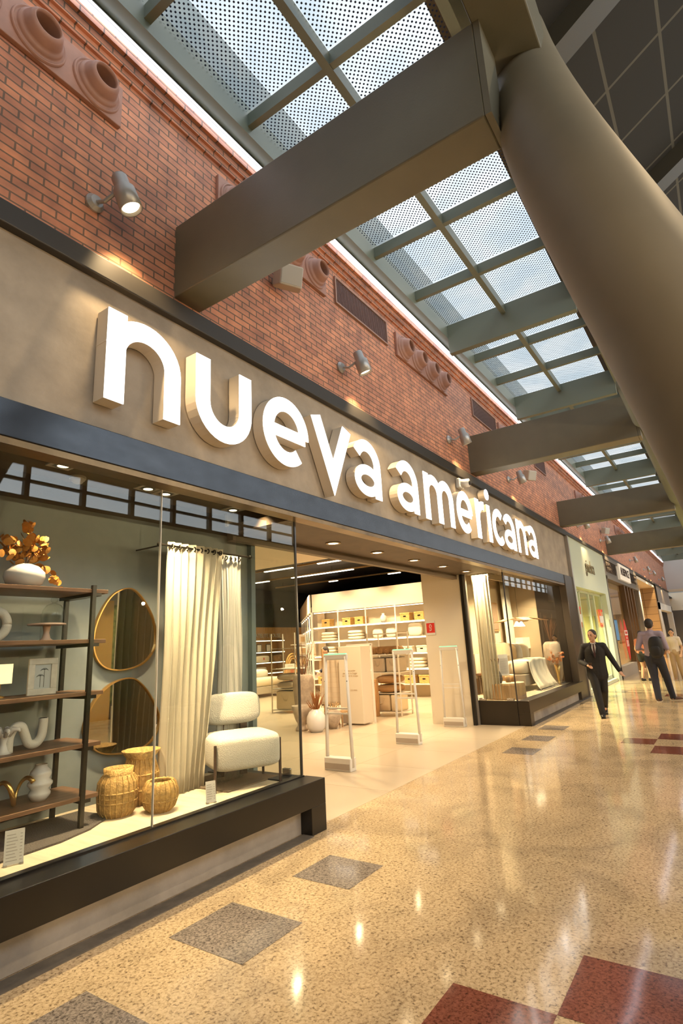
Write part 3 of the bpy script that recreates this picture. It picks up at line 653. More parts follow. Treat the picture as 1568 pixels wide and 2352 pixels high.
P = smooth_path([(-.13, 0, 0), (-.13, 0, .10), (-.10, 0, .165), (-.05, 0, .17), (-.02, 0, .11), (.01, 0, .045), (.06, 0, .035), (.10, 0, .08), (.11, 0, .15), (.11, 0, .21)], 5)
MB().tube(P, .032, 16).build('pipe_body', CERM, t, smooth=True); MB().lathe([(.0, .001), (.026, .001), (.026, .002), (0, .002)], (.11, 0, .21), 16).build('mouth', DARKIN, t)
t = thing('coil_sculpture', 'gold looping coil sculpture on the lowest shelf', 'sculpture', (2.10, .88, .66))
P = [(-.20+.40*i/60, .05*math.cos(2*PI*2.4*i/60), .095+.08*math.sin(2*PI*2.4*i/60)) for i in range(61)]
MB().tube(P, [.010+.008*abs(math.sin(2*PI*1.2*i/60)) for i in range(61)], 10).build('coil', GOLD, t, smooth=True)
t = thing('bubble_vase', 'glossy white vase of three stacked bulges on the lowest shelf', 'vase', (2.37, .88, .66))
MB().lathe([(0, 0), (.05, 0), (.075, .04), (.075, .055), (.06, .08), (.085, .11), (.085, .125), (.062, .15), (.075, .18), (.07, .205), (.045, .23), (.043, .25), (.037, .25), (.035, .22), (0, .21)], (0, 0, 0), 32).build('vase_body', CER, t, smooth=True)
MB().lathe([(0, .215), (.035, .215), (.035, .22), (0, .22)], (0, 0, 0), 20).build('mouth', DARKIN, t)
tag(MB().prism([(1.2, .55), (1.9, .50), (2.35, .52), (2.62, .60), (2.9, .78), (2.85, 1.15), (1.2, 1.2)], .014, Matrix.Translation((0, 0, PZ))).build('grey_rug', mat('rug_grey', (.15, .13, .12), .95, bump=1, bscale=90)), 'dark grey shaggy rug under the shelf unit', 'rug')
# pebble mirrors
def mirror(name, label, pts, y=1.255):
    t = thing(name, label, 'mirror', (0, y, 0)); P = [at(a, b, 1, y) for a, b in pts]
    P = [(p.x, p.z) for p in P]; n = len(P); out = []
    for i in range(n):
        p0, p1, p2, p3 = [Vector(P[(i+k) % n]) for k in (-1, 0, 1, 2)]
        for k in range(8):
            s = k/8; out.append(tuple(.5*((2*p1)+(-p0+p2)*s+(2*p0-5*p1+4*p2-p3)*s*s+(-p0+3*p1-3*p2+p3)*s*s*s)))
    c = Vector((sum(p[0] for p in out)/len(out), sum(p[1] for p in out)/len(out))); t.location = (c.x, y, c.y)
    out = [(p[0]-c.x, p[1]-c.y) for p in out]; M = Matrix.Rotation(R(90), 4, 'X')
    MB().strip(out, .012, -.012, .028, True, M).build('gold_rim', mat('brass', (.62, .36, .12), .3, metal=.8), t)
    MB().prism(out, .012, M).build('mirror_plate', MIRROR, t)
mirror('pebble_mirror', 'upper pebble shaped mirror with thin brass rim on the grey window wall', [(296, 1352), (325, 1375), (350, 1425), (354, 1480), (330, 1520), (285, 1538), (240, 1534), (216, 1505), (213, 1460), (228, 1410), (258, 1366)])
mirror('pebble_mirror', 'lower pebble shaped mirror with thin brass rim above the baskets', [(300, 1558), (330, 1580), (355, 1622), (363, 1655), (350, 1695), (320, 1720), (270, 1731), (225, 1728), (196, 1700), (192, 1665), (215, 1610), (255, 1570)])
# woven baskets
def basket(label, loc, prof, bands, ribs):
    t = thing('woven_basket', label, 'basket', loc)
    MB().lathe(prof, (0, 0, 0), 64, lambda a, z: 1+.018*math.sin(ribs*a)).build('basket_body', RATT, t, smooth=True)
    for r, z, w in bands: MB().tube([(r*math.cos(2*PI*i/40), r*math.sin(2*PI*i/40), z) for i in range(41)], w, 8).build('woven_band', RATT, t, smooth=True)
    for k in range(20):
        a = 2*PI*k/20; P = [(r*1.01*math.cos(a), r*1.01*math.sin(a), z) for r, z in prof[1:7] if z > prof[-1][1]*-.9][:6]
        MB().tube(P, .006, 6).build('upright_strand', RATT, t)
basket('tall barrel basket with a flat rim, left of the three baskets', (2.95, .77, PZ), [(0, 0), (.11, 0), (.145, .05), (.15, .11), (.155, .17), (.15, .25), (.12, .30), (.11, .31), (.115, .355), (.10, .355), (.095, .30), (.10, .1), (0, .08)], [(.15, .11, .008), (.153, .18, .008), (.152, .145, .006)], 20)
basket('flared wide mouthed basket behind the two front ones', (3.27, .92, PZ), [(0, 0), (.12, 0), (.15, .06), (.15, .15), (.155, .24), (.12, .34), (.115, .36), (.165, .43), (.155, .43), (.10, .36), (.10, .1), (0, .08)], [(.152, .24, .008), (.152, .12, .008)], 20)
basket('round bowl basket, smallest of the three', (3.18, .53, PZ), [(0, 0), (.08, 0), (.12, .04), (.14, .10), (.14, .16), (.12, .215), (.10, .235), (.085, .23), (.10, .20), (.12, .14), (.10, .05), (0, .04)], [(.138, .09, .006)], 20)
# curtain
def curtain(label, x0, x1, y, zt, zb, m, folds, amp=.035, dx_end=0, pinch=1, grp=None, rings=True, name='curtain'):
    t = thing(name, label, 'curtain', (x0, y, zb)); w = x1-x0; n = folds*10; mm = MB(); rows = 16; V = []
    for j in range(rows+1):
        s = j/rows; z = (zt-zb)*(1-s); ww = w*(1+(pinch-1)*s); off = dx_end*s; r = []
        for i in range(n+1):
            a = i/n; ph = 2*PI*folds*a+.9*math.sin(5*a+s*1.2); r.append(mm.b.verts.new((off+ww*a+.012*math.sin(ph*2), amp*(.55+.45*s)*math.sin(ph)+.01*math.sin(9*s+7*a), z)))
        V.append(r)
    for a, b in zip(V, V[1:]):
        for i in range(n): mm.b.faces.new((a[i], a[i+1], b[i+1], b[i]))
    o = mm.build('cloth', m, t, smooth=True); s = o.modifiers.new('thickness', 'SOLIDIFY'); s.thickness = .004
    if rings:
        for k in range(folds):
            M = Matrix.Translation((w*(k+.5)/folds, -amp*.3, zt-zb-.045)) @ Matrix.Rotation(R(90), 4, 'Y')
            g = MB().tube([(.022*math.cos(2*PI*i/16), .022*math.sin(2*PI*i/16), 0) for i in range(17)], .006, 6); bmesh.ops.transform(g.b, matrix=M, verts=g.b.verts[:]); g.build('eyelet', BLK, t)
    return t
curtain('cream linen curtain with pleats falling to the window floor', 3.44, 4.16, .84, 2.74, .43, LINEN, 8, .045, -.02, .66)
curtain('thin grey white curtain behind the cream one', 4.16, 4.49, .90, 2.71, .60, SHEER, 5, .025, .0, 1.0)
t = thing('curtain_rod', 'black curtain rod with round finials in the left window', 'curtain rod', (3.36, .84, 2.70))
MB().tube([(0, 0, 0), (1.20, 0, 0)], .011, 10).build('rod', BLK, t)
for x in (-.02, 1.22): MB().ell((x, 0, 0), (.026, .026, .026)).build('finial', BLK, t, smooth=True)
for x in (.02, 1.1): MB().tube([(x, 0, 0), (x, .2, 0), (x, .42, 0)], .008, 6).build('wall_bracket', BLK, t)
# boucle chair
t = thing('boucle_chair', 'cream boucle lounge chair with dark legs in the left window corner', 'chair', (4.17, .60, PZ), rz=R(-28))
m = MB(); m.ell((0, 0, .31), (.33, .31, .155), 44, 22, pw=.32); m.build('seat', BOUCLE, t, smooth=True)
m = MB(); m.ell((0, .30, .66), (.30, .085, .155), 36, 18, Matrix.Translation((0, .30, .66)) @ Matrix.Rotation(R(-10), 4, 'X') @ Matrix.Translation((0, -.30, -.66)), pw=.5); m.build('backrest', BOUCLE, t, smooth=True)
LEG = mat('dark_wood_leg', (.07, .04, .03), .4)
for x in (-.11, .13): MB().box(x-.035, x+.035, .30, .34, .0, .62).build('back_support', LEG, t)
for x, y in ((-.32, -.27), (.325, -.22)): MB().tube([(x, y, 0), (x, y, .40)], .014, 8, sx=1.2).build('leg', LEG, t)
for x in (-.30, .33): MB().tube([(x, .28, 0), (x, .28, .30)], .014, 8).build('leg', LEG, t)
tag(MB().box(3.83, 4.5, .42, 1.12, PZ, PZ+.012).build('small_rug', mat('rug_brown', (.26, .19, .13), .95, bump=1, bscale=90)), 'brown woven mat under the boucle chair', 'mat')
t = thing('glass_balls', 'cluster of clear glass baubles on the floor beneath the chair', 'ornament', (4.12, .72, PZ+.012))
for k in range(7): MB().ell((-.15+.05*k, .03*math.sin(k*2), .04), (.035, .035, .038)).build('bauble', DOME, t, smooth=True)
def price_card(label, p, w, h, rz, tilt=10):
    t = thing('price_card', label, 'card', p, rz=rz)
    M = Matrix.Rotation(R(-tilt), 4, 'X')
    MB().box(-w/2, w/2, -.002, .002, .006, h, M).build('card', PAPER, t)
    m = MB()
    for k in range(int(h/.018)-2):
        m.box(-w*.4, w*(.05+.06*(k % 3)), -.0032, -.002, h-.03-k*.018, h-.026-k*.018, M); m.box(w*.28, w*.4, -.0032, -.002, h-.03-k*.018, h-.026-k*.018, M)
    m.build('printed_lines', mat('print_grey', (.42, .38, .34), .8), t)
    for x in (-w/2, w/2-.02): MB().box(x, x+.02, -.015, .02, 0, .01).build('holder', CHROME, t)
price_card('larger white price card on the window floor at the left edge', at(30, 1988, 2, PZ), .11, .20, R(-20))
price_card('small white price card in front of the boucle chair', at(485, 1845, 2, PZ), .085, .17, R(-25))
# glass clamps
for lab, x, y in (('steel glass clamp at the foot of the left glass return', 4.545, .32), ):
    t = thing('glass_clamp', lab, 'clamp', (x, y, .44)); MB().box(-.03, .005, -.05, .05, 0, .07).build('plate', CHROME, t, bevel=.008); MB().tube([(-.032, 0, .035), (.01, 0, .035)], .012, 12).build('screw', CHROME, t)
t = thing('glass_clamp', 'pair plate glass clamp at the corner foot of the right side glass', 'clamp', (11.245, .25, .455)); MB().box(-.02, .03, -.07, .07, 0, .05).build('plate', CHROME, t, bevel=.005); MB().tube([(-.03, .03, .025), (.01, .03, .025)], .01, 10).build('screw', CHROME, t)
t = thing('glass_clamp', 'glass clamp beside the black door track at the right side glass', 'clamp', (11.245, .82, .455)); MB().box(-.02, .03, -.07, .07, 0, .05).build('plate', CHROME, t, bevel=.005); MB().tube([(-.03, .03, .025), (.01, .03, .025)], .01, 10).build('screw', CHROME, t)
# ================================================================== SECURITY GATES
def gate(loc, label):
    t = thing('security_gate', label, 'anti-theft gate', loc, group='white anti-theft gates at the entrance'); w = .21; g = WHITE
    for y in (-w, w): MB().tube([(0, y*1.02, .05), (0, y*.84, 1.52)], .026, 14, sx=.7, sy=1.2).build('upright', g, t, smooth=True)
    MB().box(-.022, .022, -w*.98, w*.98, 1.475, 1.55).build('top_bar', g, t, bevel=.01)
    MB().box(-.018, .018, -w*.9, w*.9, 1.55, 1.562).build('green_light', mat('green_glow', (.2, .8, .5), .4, emit=(.3, 1, .55), es=.9), t)
    for z in (.73, .80): MB().box(-.015, .015, -w*.92, w*.92, z, z+.022).build('cross_bar', g, t)
    MB().box(-.075, .075, -w*1.05, w*1.05, .0, .17).build('base_box', g, t, bevel=.012)
    MB().box(-.08, .0, -w*.98, w*.98, .03, .10).build('grey_band', mat('gate_grey', (.42, .36, .30), .4), t)
    for y in (-w*.93, w*.93): MB().ell((-.024, y, 1.18), (.006, .008, .008), 8, 6).build('screw', BLK, t)
gate((6.72, 1.22, 0), 'white security gate nearest the camera at the entrance')
gate((8.84, 1.27, 0), 'middle white security gate of the entrance')
gate((10.86, 1.30, 0), 'farthest white security gate by the side wall')
# ================================================================== INSIDE THE SHOP
# track lighting under the black ceiling
for i, (x, y0, y1, lit) in enumerate(((13.6, 3.4, 11, [(7.6, 8.8), (5.7, 6.6)]), (15.6, 3.0, 12, [(6.6, 9.3), (10.4, 11.3), (4.3, 4.9)]), (17.8, 3.0, 12, [(8.8, 9.2), (6.0, 6.5), (4.4, 4.8)]))):
    t = thing('light_track', ['brass coloured light track nearest the entrance', 'middle light track with the longest lit bar', 'deepest light track under the black ceiling'][i], 'track light', (x, y0, 4.2), group='light tracks on the black ceiling')
    MB().box(-.025, .025, 0, y1-y0, 0, .05).build('track', mat('brass_track', (.42, .28, .12), .4, metal=.6), t)
    for a, b in lit: MB().box(-.04, .04, a-y0, b-y0, -.025, 0).build('lit_bar', LAMPC, t)
    for y in (.4, (y1-y0)/2, y1-y0-.4): MB().tube([(0, y, .05), (0, y, .3)], .006, 6).build('hanger', BLK, t)
# shelf wall facing the entrance (plane X = 16.15) and its angled continuation
SX = 16.15
struct('wall_store', MB().box(SX+.45, SX+.6, 1.9, 8.95, 0, 3.56), mat('shelf_back', (.85, .72, .52), .8))
struct('wall_store', MB().box(SX, SX+.6, 1.9, 8.85, 2.92, 3.56), CREAM)
struct('ceiling', MB().box(9.5, 40, 1.16, 16.8, 4.4, 4.5), BLACKC)
LV = [.42, .9, 1.38, 1.88, 2.38]
t = thing('wall_shelving', 'white wall shelving full of home goods at the right side of the shop', 'shelving', (SX, 1.95, 0))
for z in LV: MB().box(0, .45, 0, 6.9, z-.035, z).build('shelf', WHITE, t)
for k in range(7): MB().box(-.01, .03, 1.15*k, 1.15*k+.035, 0, 2.92).build('upright', WHITE, t)
for z in LV[1:]+[2.92]: MB().box(.03, .06, .03, 6.85, z-.055, z-.036).build('light_strip', mat('shelf_led', (1, 1, 1), .4, emit=(1, .86, .6), es=5), t)
d45 = Vector((.75, .66, 0)).normalized(); ang = math.atan2(d45.y, d45.x)
t = thing('wall_shelving', 'long white wall shelving running back at an angle behind the corner', 'shelving', (SX, 8.9, 0), rz=ang)
MB().box(0, 9, .0, .05, 2.92, 3.56).build('pelmet', CREAM, t); MB().box(0, 9, -.5, -.45, 0, 3.56).build('back_panel', MATS['shelf_back'], t)
for z in (.6, 1.25, 1.9, 2.38): MB().box(0, 9, -.45, 0, z-.035, z).build('shelf', WHITE, t)
for k in range(8): MB().box(1.2*k, 1.2*k+.04, -.02, .02, 0, 2.92).build('upright', WHITE, t)
for z in (1.9, 2.38, 2.92): MB().box(0, 9, -.06, -.03, z-.055, z-.036).build('light_strip', MATS['shelf_led'], t)
# goods: prototypes
FAB1 = mat('cream_fabric', (.80, .70, .52), .95, bump=.2, bscale=120); FAB2 = mat('tan_fabric', (.58, .40, .20), .9, bump=.3, bscale=90); FAB3 = mat('brown_fabric', (.30, .17, .07), .9, bump=.6, bscale=60); FAB4 = mat('grey_fabric', (.42, .36, .28), .9, bump=.2, bscale=90)
BXM = mat('box_beige', (.62, .50, .34), .8)
PROTO = {}
def mk_box(t, w=.34, h=.26, m=RATT):
    MB().box(0, .3, -w/2, w/2, 0, h).build('box_body', m, t, bevel=.01); MB().box(-.01, .31, -w/2-.01, w/2+.01, h-.05, h).build('rim', m, t, bevel=.01)
    MB().box(-.006, 0, -.05, .05, h*.45, h*.62).build('label_holder', BLK, t)
def mk_bag(t):
    MB().ell((.13, 0, .15), (.08, .14, .155), 20, 12, pw=.8).build('bag_body', RATT, t, smooth=True)
    MB().tube(smooth_path([(.13, -.06, .28), (.13, -.05, .38), (.13, 0, .43), (.13, .05, .38), (.13, .06, .28)], 4), .008, 6).build('handle', FAB2, t)
def mk_cush(t, m=FAB1, s=1): MB().ell((.18, 0, .2*s), (.07, .24*s, .2*s), 24, 14, pw=.6).build('cushion_cover', m, t, smooth=True); MB().strip([(-.22*s, .01), (-.22*s, .39*s), (.22*s, .39*s), (.22*s, .01)], .012, -.006, .006, True, SID(.18, 0, 0)).build('piping', m, t)
def mk_stack(t, m=FAB1, n=3):
    for k in range(n): MB().ell((.2, 0, .055+.10*k), (.18, .28, .055), 24, 10, pw=.5).build('folded_blanket', m, t, smooth=True)
def mk_vase(t, m=CERM):
    MB().lathe([(0, 0), (.06, 0), (.10, .06), (.11, .15), (.08, .23), (.045, .26), (.05, .31), (.04, .31), (.03, .24), (0, .2)], (.16, 0, 0), 24).build('vase_body', m, t, smooth=True); MB().lathe([(0, .3), (.035, .3), (.035, .305), (0, .305)], (.16, 0, 0), 16).build('mouth', DARKIN, t)
bay = ['nearest the side wall', 'in the second bay', 'in the third bay', 'in the fourth bay', 'in the fifth bay', 'in the corner bay']
lev = ['bottom', 'second', 'middle', 'fourth', 'top']
plan = {4: ['bag bag', 'box vase', 'box box', 'vase', 'box box', 'box'], 3: ['cushL', 'stack', 'cushL', 'cush cush', 'stack', 'stack'], 2: ['stack box', 'cush', 'lbox lbox', 'lbox lbox', 'lbox lbox', 'stack'], 1: ['gbox gbox', 'gbox gbox', 'stack', 'gbox gbox', 'stack', 'cush'], 0: ['cushL', 'cushL', 'box box', 'box', 'cushL', 'box box']}
nm = {'bag': ('rattan_bag', 'round rattan handbag', 'bag', mk_bag), 'box': ('storage_basket', 'woven storage box', 'basket', mk_box), 'vase': ('vase', 'beige urn shaped vase', 'vase', mk_vase), 'cushL': ('cushion', 'large pale cushion', 'cushion', lambda t: mk_cush(t, FAB1, 1.05)),
      'cush': ('cushion', 'pale upright cushion', 'cushion', lambda t: mk_cush(t, FAB1, .8)), 'stack': ('blanket_stack', 'stack of folded cream blankets', 'blanket', mk_stack), 'lbox': ('storage_box', 'cream labelled box', 'box', lambda t: mk_box(t, .36, .2, FAB1)), 'gbox': ('storage_box', 'beige dark labelled box', 'box', lambda t: mk_box(t, .46, .32, BXM))}
for lv, rows in plan.items():
    for bi, s in enumerate(rows):
        it = s.split()
        for k, c in enumerate(it):
            y = 1.95+1.15*bi+.60+(0 if len(it) == 1 else (-.26, .26)[k])
            if bi < 2 and y < 3.9 and False: continue
            n_, ds, cat, fn = nm[c]; side = '' if len(it) == 1 else (' right' if k == 0 else ' left')
            lab = '%s%s on the %s shelf %s' % (ds, (' at%s' % side) if side else '', lev[lv], bay[bi])
            if c not in PROTO:
                t = thing(n_, lab, cat, (SX+.06, y, LV[lv]), group='goods on the lit wall shelving'); fn(t); PROTO[c] = t
            else: dup(PROTO[c], (SX+.06, y, LV[lv]), label=lab, group='goods on the lit wall shelving')
# hanging towels on the angled shelving
TW = thing('hanging_towel', 'folded towel hanging first in the row on the angled shelving', 'towel', (0, 0, 0), rz=ang, group='towels on the angled shelving')
MB().box(0, .16, -.03, .03, -.55, 0).build('towel_cloth', FAB1, TW, bevel=.02); MB().box(-.005, .165, -.034, .034, -.42, -.38).build('woven_border', FAB2, TW)
ords = ['first', 'second', 'third', 'fourth', 'fifth', 'sixth', 'seventh', 'eighth', 'ninth', 'tenth', 'eleventh', 'twelfth', 'thirteenth', 'fourteenth']
for k in range(14):
    p = Vector((SX, 8.9, 1.84))+d45*(.25+.5*k)+Vector((d45.y, -d45.x, 0))*.12
    if k == 0: TW.location = p
    else: dup(TW, p, label='folded towel hanging %s in the row on the angled shelving' % ords[k])
# back wall of wood with lit shelves
struct('wall_store', MB().box(12, 26, 14, 14.2, 0, 2.7), mat('wood_wall', (.60, .33, .12), .6, noise=.25, nscale=2, stretch=(10, 1, 1)))
struct('wall_store', MB().box(12, 26, 14, 14.2, 2.7, 4.4), BLACKC)
tx = tag(text('wall_lettering', 'SATELITE HOUSE', WHITE, .24, FAC(19.4, 13.97, 2.32), depth=.01), 'white lettering on the wooden back wall of the shop', 'lettering')
t = thing('display_rack', 'wooden rack with three lit shelves against the back wall', 'shelving', (18.0, 13.55, 0))
for z in (.7, 1.15, 1.6, 2.1): MB().box(0, 2.1, 0, .4, z-.04, z).build('shelf', WHITE, t); MB().box(0, 2.1, -.01, 0, z-.035, z-.005).build('light_strip', MATS['shelf_led'], t)
for x in (0, 2.1): MB().box(x-.06, x+.06, .0, .4, 0, 2.2).build('side_panel', OAK, t)
for i, (x, z, w, h, m, nme, lb_) in enumerate(((18.4, 1.6, .3, .34, PAPER, 'picture_frame', 'black edged picture at left on the back rack'), (19.0, 1.6, .3, .34, PAPER, 'picture_frame', 'black edged picture at right on the back rack'), (18.7, 1.15, .9, .30, FAB1, 'rolled_duvet', 'cream rolled bedding on the back rack'), (19.7, 1.15, .5, .32, FAB3, 'patterned_cushion', 'dark patterned cushion on the back rack'), (18.6, .7, .7, .26, FAB4, 'folded_rug', 'folded rug low on the back rack'))):
    t = thing(nme, lb_, 'home goods', (x, 13.55, z))
    if i < 2: MB().box(-w/2, w/2, 0, .02, 0, h).build('frame', BLK, t); MB().box(-w/2+.03, w/2-.03, -.005, 0, .03, h-.03).build('print', m, t)
    else: MB().ell((0, .15, h/2), (w/2, .14, h/2), 20, 10, pw=.5).build('cloth', m, t, smooth=True); MB().box(-.03, .03, .0, .01, h*.4, h*.7).build('band', REDM if i == 2 else FAB2, t)
def simple_bed(loc, label, w, l, rz=0, foot=FAB4):
    t = thing('display_bed', label, 'bed', loc, rz=rz)
    MB().box(0, w, 0, l, .12, .38).build('bed_base', foot, t, bevel=.02); MB().ell((w/2, l/2, .52), (w/2, l/2, .16), 28, 12, pw=.3).build('mattress', FAB1, t, smooth=True)
    for x, y in ((.08, .08), (w-.08, .08), (.08, l-.08), (w-.08, l-.08)): MB().box(x-.03, x+.03, y-.03, y+.03, 0, .12).build('leg', BLK, t)
    return t
simple_bed((15.2, 10.9, 0), 'bed with white bedding deep in the shop seen behind the armchair', 1.9, 2.0)
t = thing('bed_pillow', 'big white pillow on the deep shop bed', 'pillow', (16.5, 11.9, .80)); MB().ell((0, 0, 0), (.42, .30, .17), 24, 12, pw=.6).build('pillow_cover', mat('white_cotton', (.9, .86, .78), .9), t, smooth=True); MB().strip([(-.4, -.28), (-.4, .28), (.4, .28), (.4, -.28)], .02, -.005, .005, True).build('hem', FAB1, t)
t = thing('carton_stand', 'wooden box stand with red vertical lettering beside the bed', 'display stand', (16.45, 10.2, 0), rz=R(-35))
MB().box(-.22, .22, -.17, .17, 0, .98).build('box_body', OAK, t, bevel=.005); MB().box(-.25, .25, -.2, .2, .98, 1.0).build('top', WHITE, t)
text('lettering', 'SUEÑOLAN', REDM, .17, Matrix.Translation((.02, -.175, .5)) @ Matrix.Rotation(R(90), 4, 'X') @ Matrix.Rotation(R(-90), 4, 'Z'), t)
t = thing('top_sign', 'small white card standing on the wooden box stand', 'card', (16.45, 10.2, 1.0), rz=R(-35)); MB().box(-.2, .2, -.01, .01, .0, .14).build('card', PAPER, t); MB().box(-.1, .1, -.013, -.01, .05, .07).build('print', MATS['print_grey'], t)
# palm basket and slim rack in front of the back wall
t = thing('fan_decoration', 'straw fan shaped decoration between bed and white rack', 'decoration', (17.6, 11.0, 0))
MB().lathe([(0, 0), (.26, 0), (.24, .9), (.3, 1.1), (.0, 1.1)], (0, 0, 0), 20).build('straw_drum', RATT, t, smooth=True)
for r in (.2, .3, .4): MB().tube([(r*math.cos(a), 0, 1.1+r*math.sin(a)) for a in [PI*i/12 for i in range(13)]], .03, 6).build('straw_arc', RATT, t)
t = thing('display_rack', 'slim cream rack of cushions by the angled wall', 'shelving', (18.2, 11.2, 0))
for z in (.5, .95, 1.4, 1.85): MB().box(0, .8, 0, .4, z-.03, z).build('shelf', WHITE, t)
for x in (0, .8): MB().box(x-.02, x+.02, 0, .03, 0, 2.3).build('upright', WHITE, t)
for z, lb_ in ((1.85, 'printed cushion on the top of the slim rack'), (1.4, 'printed cushion in the middle of the slim rack'), (.95, 'pile of white packages on the slim rack')):
    q = thing('cushion', lb_, 'cushion', (18.6, 11.2, z)); MB().ell((0, .15, .2), (.26, .08, .2), 20, 10, pw=.55).build('cushion_cover', FAB1, q, smooth=True); MB().box(-.12, .12, .06, .075, .1, .3).build('print', FAB2, q)
# front rack left (seen past the glass)
t = thing('metal_rack', 'white metal rack with grey cushions and a cream bag, left of the tall planter', 'shelving', (12.0, 6.3, 0))
for z in (.08, .62, 1.15, 1.7): MB().box(0, .5, 0, .85, z-.02, z).build('shelf', WHITE, t)
for x in (0, .5):
    for y in (0, .85): MB().box(x-.012, x+.012, y-.012, y+.012, 0, 2.1).build('post', WHITE, t)
def flat_cushion(loc, label, m, s=1, grp=None):
    t = thing('cushion', label, 'cushion', loc, group=grp); MB().ell((0, 0, .09*s), (.30*s, .30*s, .09*s), 24, 12, pw=.75).build('cushion_cover', m, t, smooth=True)
    MB().tube([(.29*s*math.copysign(abs(math.cos(a))**.75, math.cos(a)), .29*s*math.copysign(abs(math.sin(a))**.75, math.sin(a)), .09*s) for a in [2*PI*i/32 for i in range(33)]], .008, 6).build('piping', m, t)
flat_cushion((12.25, 6.7, .62), 'grey cushion lying on the left white rack, lower of two', FAB4, 1.1); flat_cushion((12.25, 6.7, .83), 'grey cushion lying on the left white rack, upper of two', FAB4, 1.1)
def fabric_bag(loc, label, w, d, h, m=FAB1):
    t = thing('storage_bag', label, 'bag', loc); MB().box(-d/2, d/2, -w/2, w/2, 0, h).build('bag_body', m, t, bevel=.04)
    MB().tube(smooth_path([(-d/2-.01, -w*.2, h*.8), (-d/2-.015, -w*.1, h*.5), (-d/2-.015, w*.1, h*.5), (-d/2-.01, w*.2, h*.8)], 4), .012, 6).build('handle', m, t)
    MB().box(-d/2+.03, d/2-.03, -w/2+.03, w/2-.03, h, h+.004).build('opening', DARKIN, t)
fabric_bag((12.25, 6.7, .08), 'cream storage bag at the foot of the left white rack', .7, .42, .48)
# metal rack right
t = thing('metal_rack', 'white metal rack with brown cushions and beige bags behind the middle gate', 'shelving', (12.05, 3.15, 0))
for z in (.10, .52, 1.0, 1.42, 1.93): MB().box(0, .55, 0, .85, z-.02, z).build('shelf', WHITE, t)
for x in (0, .55):
    for y in (0, .85): MB().box(x-.014, x+.014, y-.014, y+.014, 0, 1.95).build('post', WHITE, t)
for k in range(4):
    q = thing('rolled_throw', ['brown rolled throw at the left end of the rack', 'second brown rolled throw from the left', 'third brown rolled throw from the left', 'brown rolled throw at the right end of the rack'][k], 'throw', (12.3, 3.88-.19*k, 1.42), group='rolled brown throws on the rack')
    MB().tube([(-.2, 0, .1), (.2, 0, .1)], .095, 18).build('roll', FAB3, q, smooth=True); MB().tube([(-.205, .05*math.cos(a), .1+.05*math.sin(a)) for a in [2*PI*i/12 for i in range(13)]], .012, 6).build('spiral_end', FAB3, q)
for k in range(2): fabric_bag((12.32, 3.78-.42*k, 1.0), ['grey zipped bag at left on the rack', 'grey zipped bag at right on the rack'][k], .38, .4, .34, FAB4)
flat_cushion((12.3, 3.55, .52), 'brown round cushion, lower of two on the rack', FAB3, 1.1); flat_cushion((12.3, 3.55, .73), 'brown round cushion, upper of two on the rack', FAB3, 1.1)
fabric_bag((12.3, 3.72, .10), 'wide cream storage bag at the foot of the rack', .48, .46, .38, BXM); fabric_bag((12.3, 3.33, .10), 'narrow cream storage bag at the foot of the rack', .24, .46, .38, FAB1)
t = thing('wood_console', 'orange brown wooden console table beside the white panel', 'table', (11.3, 3.72, 0))
MB().box(0, .7, 0, .45, .80, .85).build('table_top', OAK, t); MB().box(.0, .12, .0, .12, 0, .80).build('leg', OAK, t); MB().box(.58, .7, .0, .12, 0, .80).build('leg', OAK, t); MB().box(.0, .12, .33, .45, 0, .8).build('leg', OAK, t); MB().box(.58, .7, .33, .45, 0, .8).build('leg', OAK, t)
t = thing('wall_art', 'dark framed wooden panel standing on the console table', 'frame', (11.4, 3.78, .85)); MB().box(0, .05, 0, .28, 0, .45).build('frame', OAK, t); MB().box(-.005, 0, .04, .24, .04, .41).build('panel', FAB3, t)
t = thing('fabric_stand', 'tall cream fabric stand with faint printed lines behind the first gate', 'display panel', (10.5, 3.22, 0))
MB().box(0, .4, 0, .60, .03, 1.66).build('cloth_panel', CREAM, t, bevel=.01); MB().box(.40, .44, -.04, 0, 0, 1.68).build('edge_post', WHITE, t)
MB().box(.40, .44, -.05, .64, 1.66, 1.70).build('top_rail', WHITE, t)
PR = mat('tan_print', (.50, .36, .20), .8)
text('lettering', 'lo que cuidar\npara ser tu hogar\nes lo que te ocupa', PR, .055, SID(-.004, .3, 1.08), t, depth=.001); text('lettering', 'LO MAS', PR, .05, SID(-.004, .22, .72), t, depth=.001)
# ladder stand with blanket
t = thing('blanket_ladder', 'wooden A frame stand draped with a pale checked blanket', 'blanket stand', (10.75, 4.15, 0))
for y in (-.27, .30): MB().tube([(.05, y*1.08, 0), (-.0, y, 1.63)], .02, 8).build('pole', OAK, t)
MB().tube([(0, -.27, 1.42), (0, .30, 1.42)], .016, 8).build('rail', OAK, t)
m = MB(); rows = []
for j in range(13):
    s = j/12; rows.append([m.b.verts.new((-.03-.02*s+.015*math.sin(i*.9+s), (-.24-.10*s)+(.50+.20*s)*i/24, 1.44-1.05*s)) for i in range(25)])
for a, b in zip(rows, rows[1:]):
    for i in range(24): m.b.faces.new((a[i], a[i+1], b[i+1], b[i]))
o = m.build('blanket', panel_mat('checked_blanket', (.80, .68, .52), .16, .11, 'YZ', (.70, .54, .38), .003, .9), t, smooth=True); o.modifiers.new('s', 'SOLIDIFY').thickness = .012
for k in range(12): MB().tube([(-.05, -.33+.06*k, .40), (-.055, -.33+.06*k, .32)], .009, 5).build('fringe', FAB3, t)
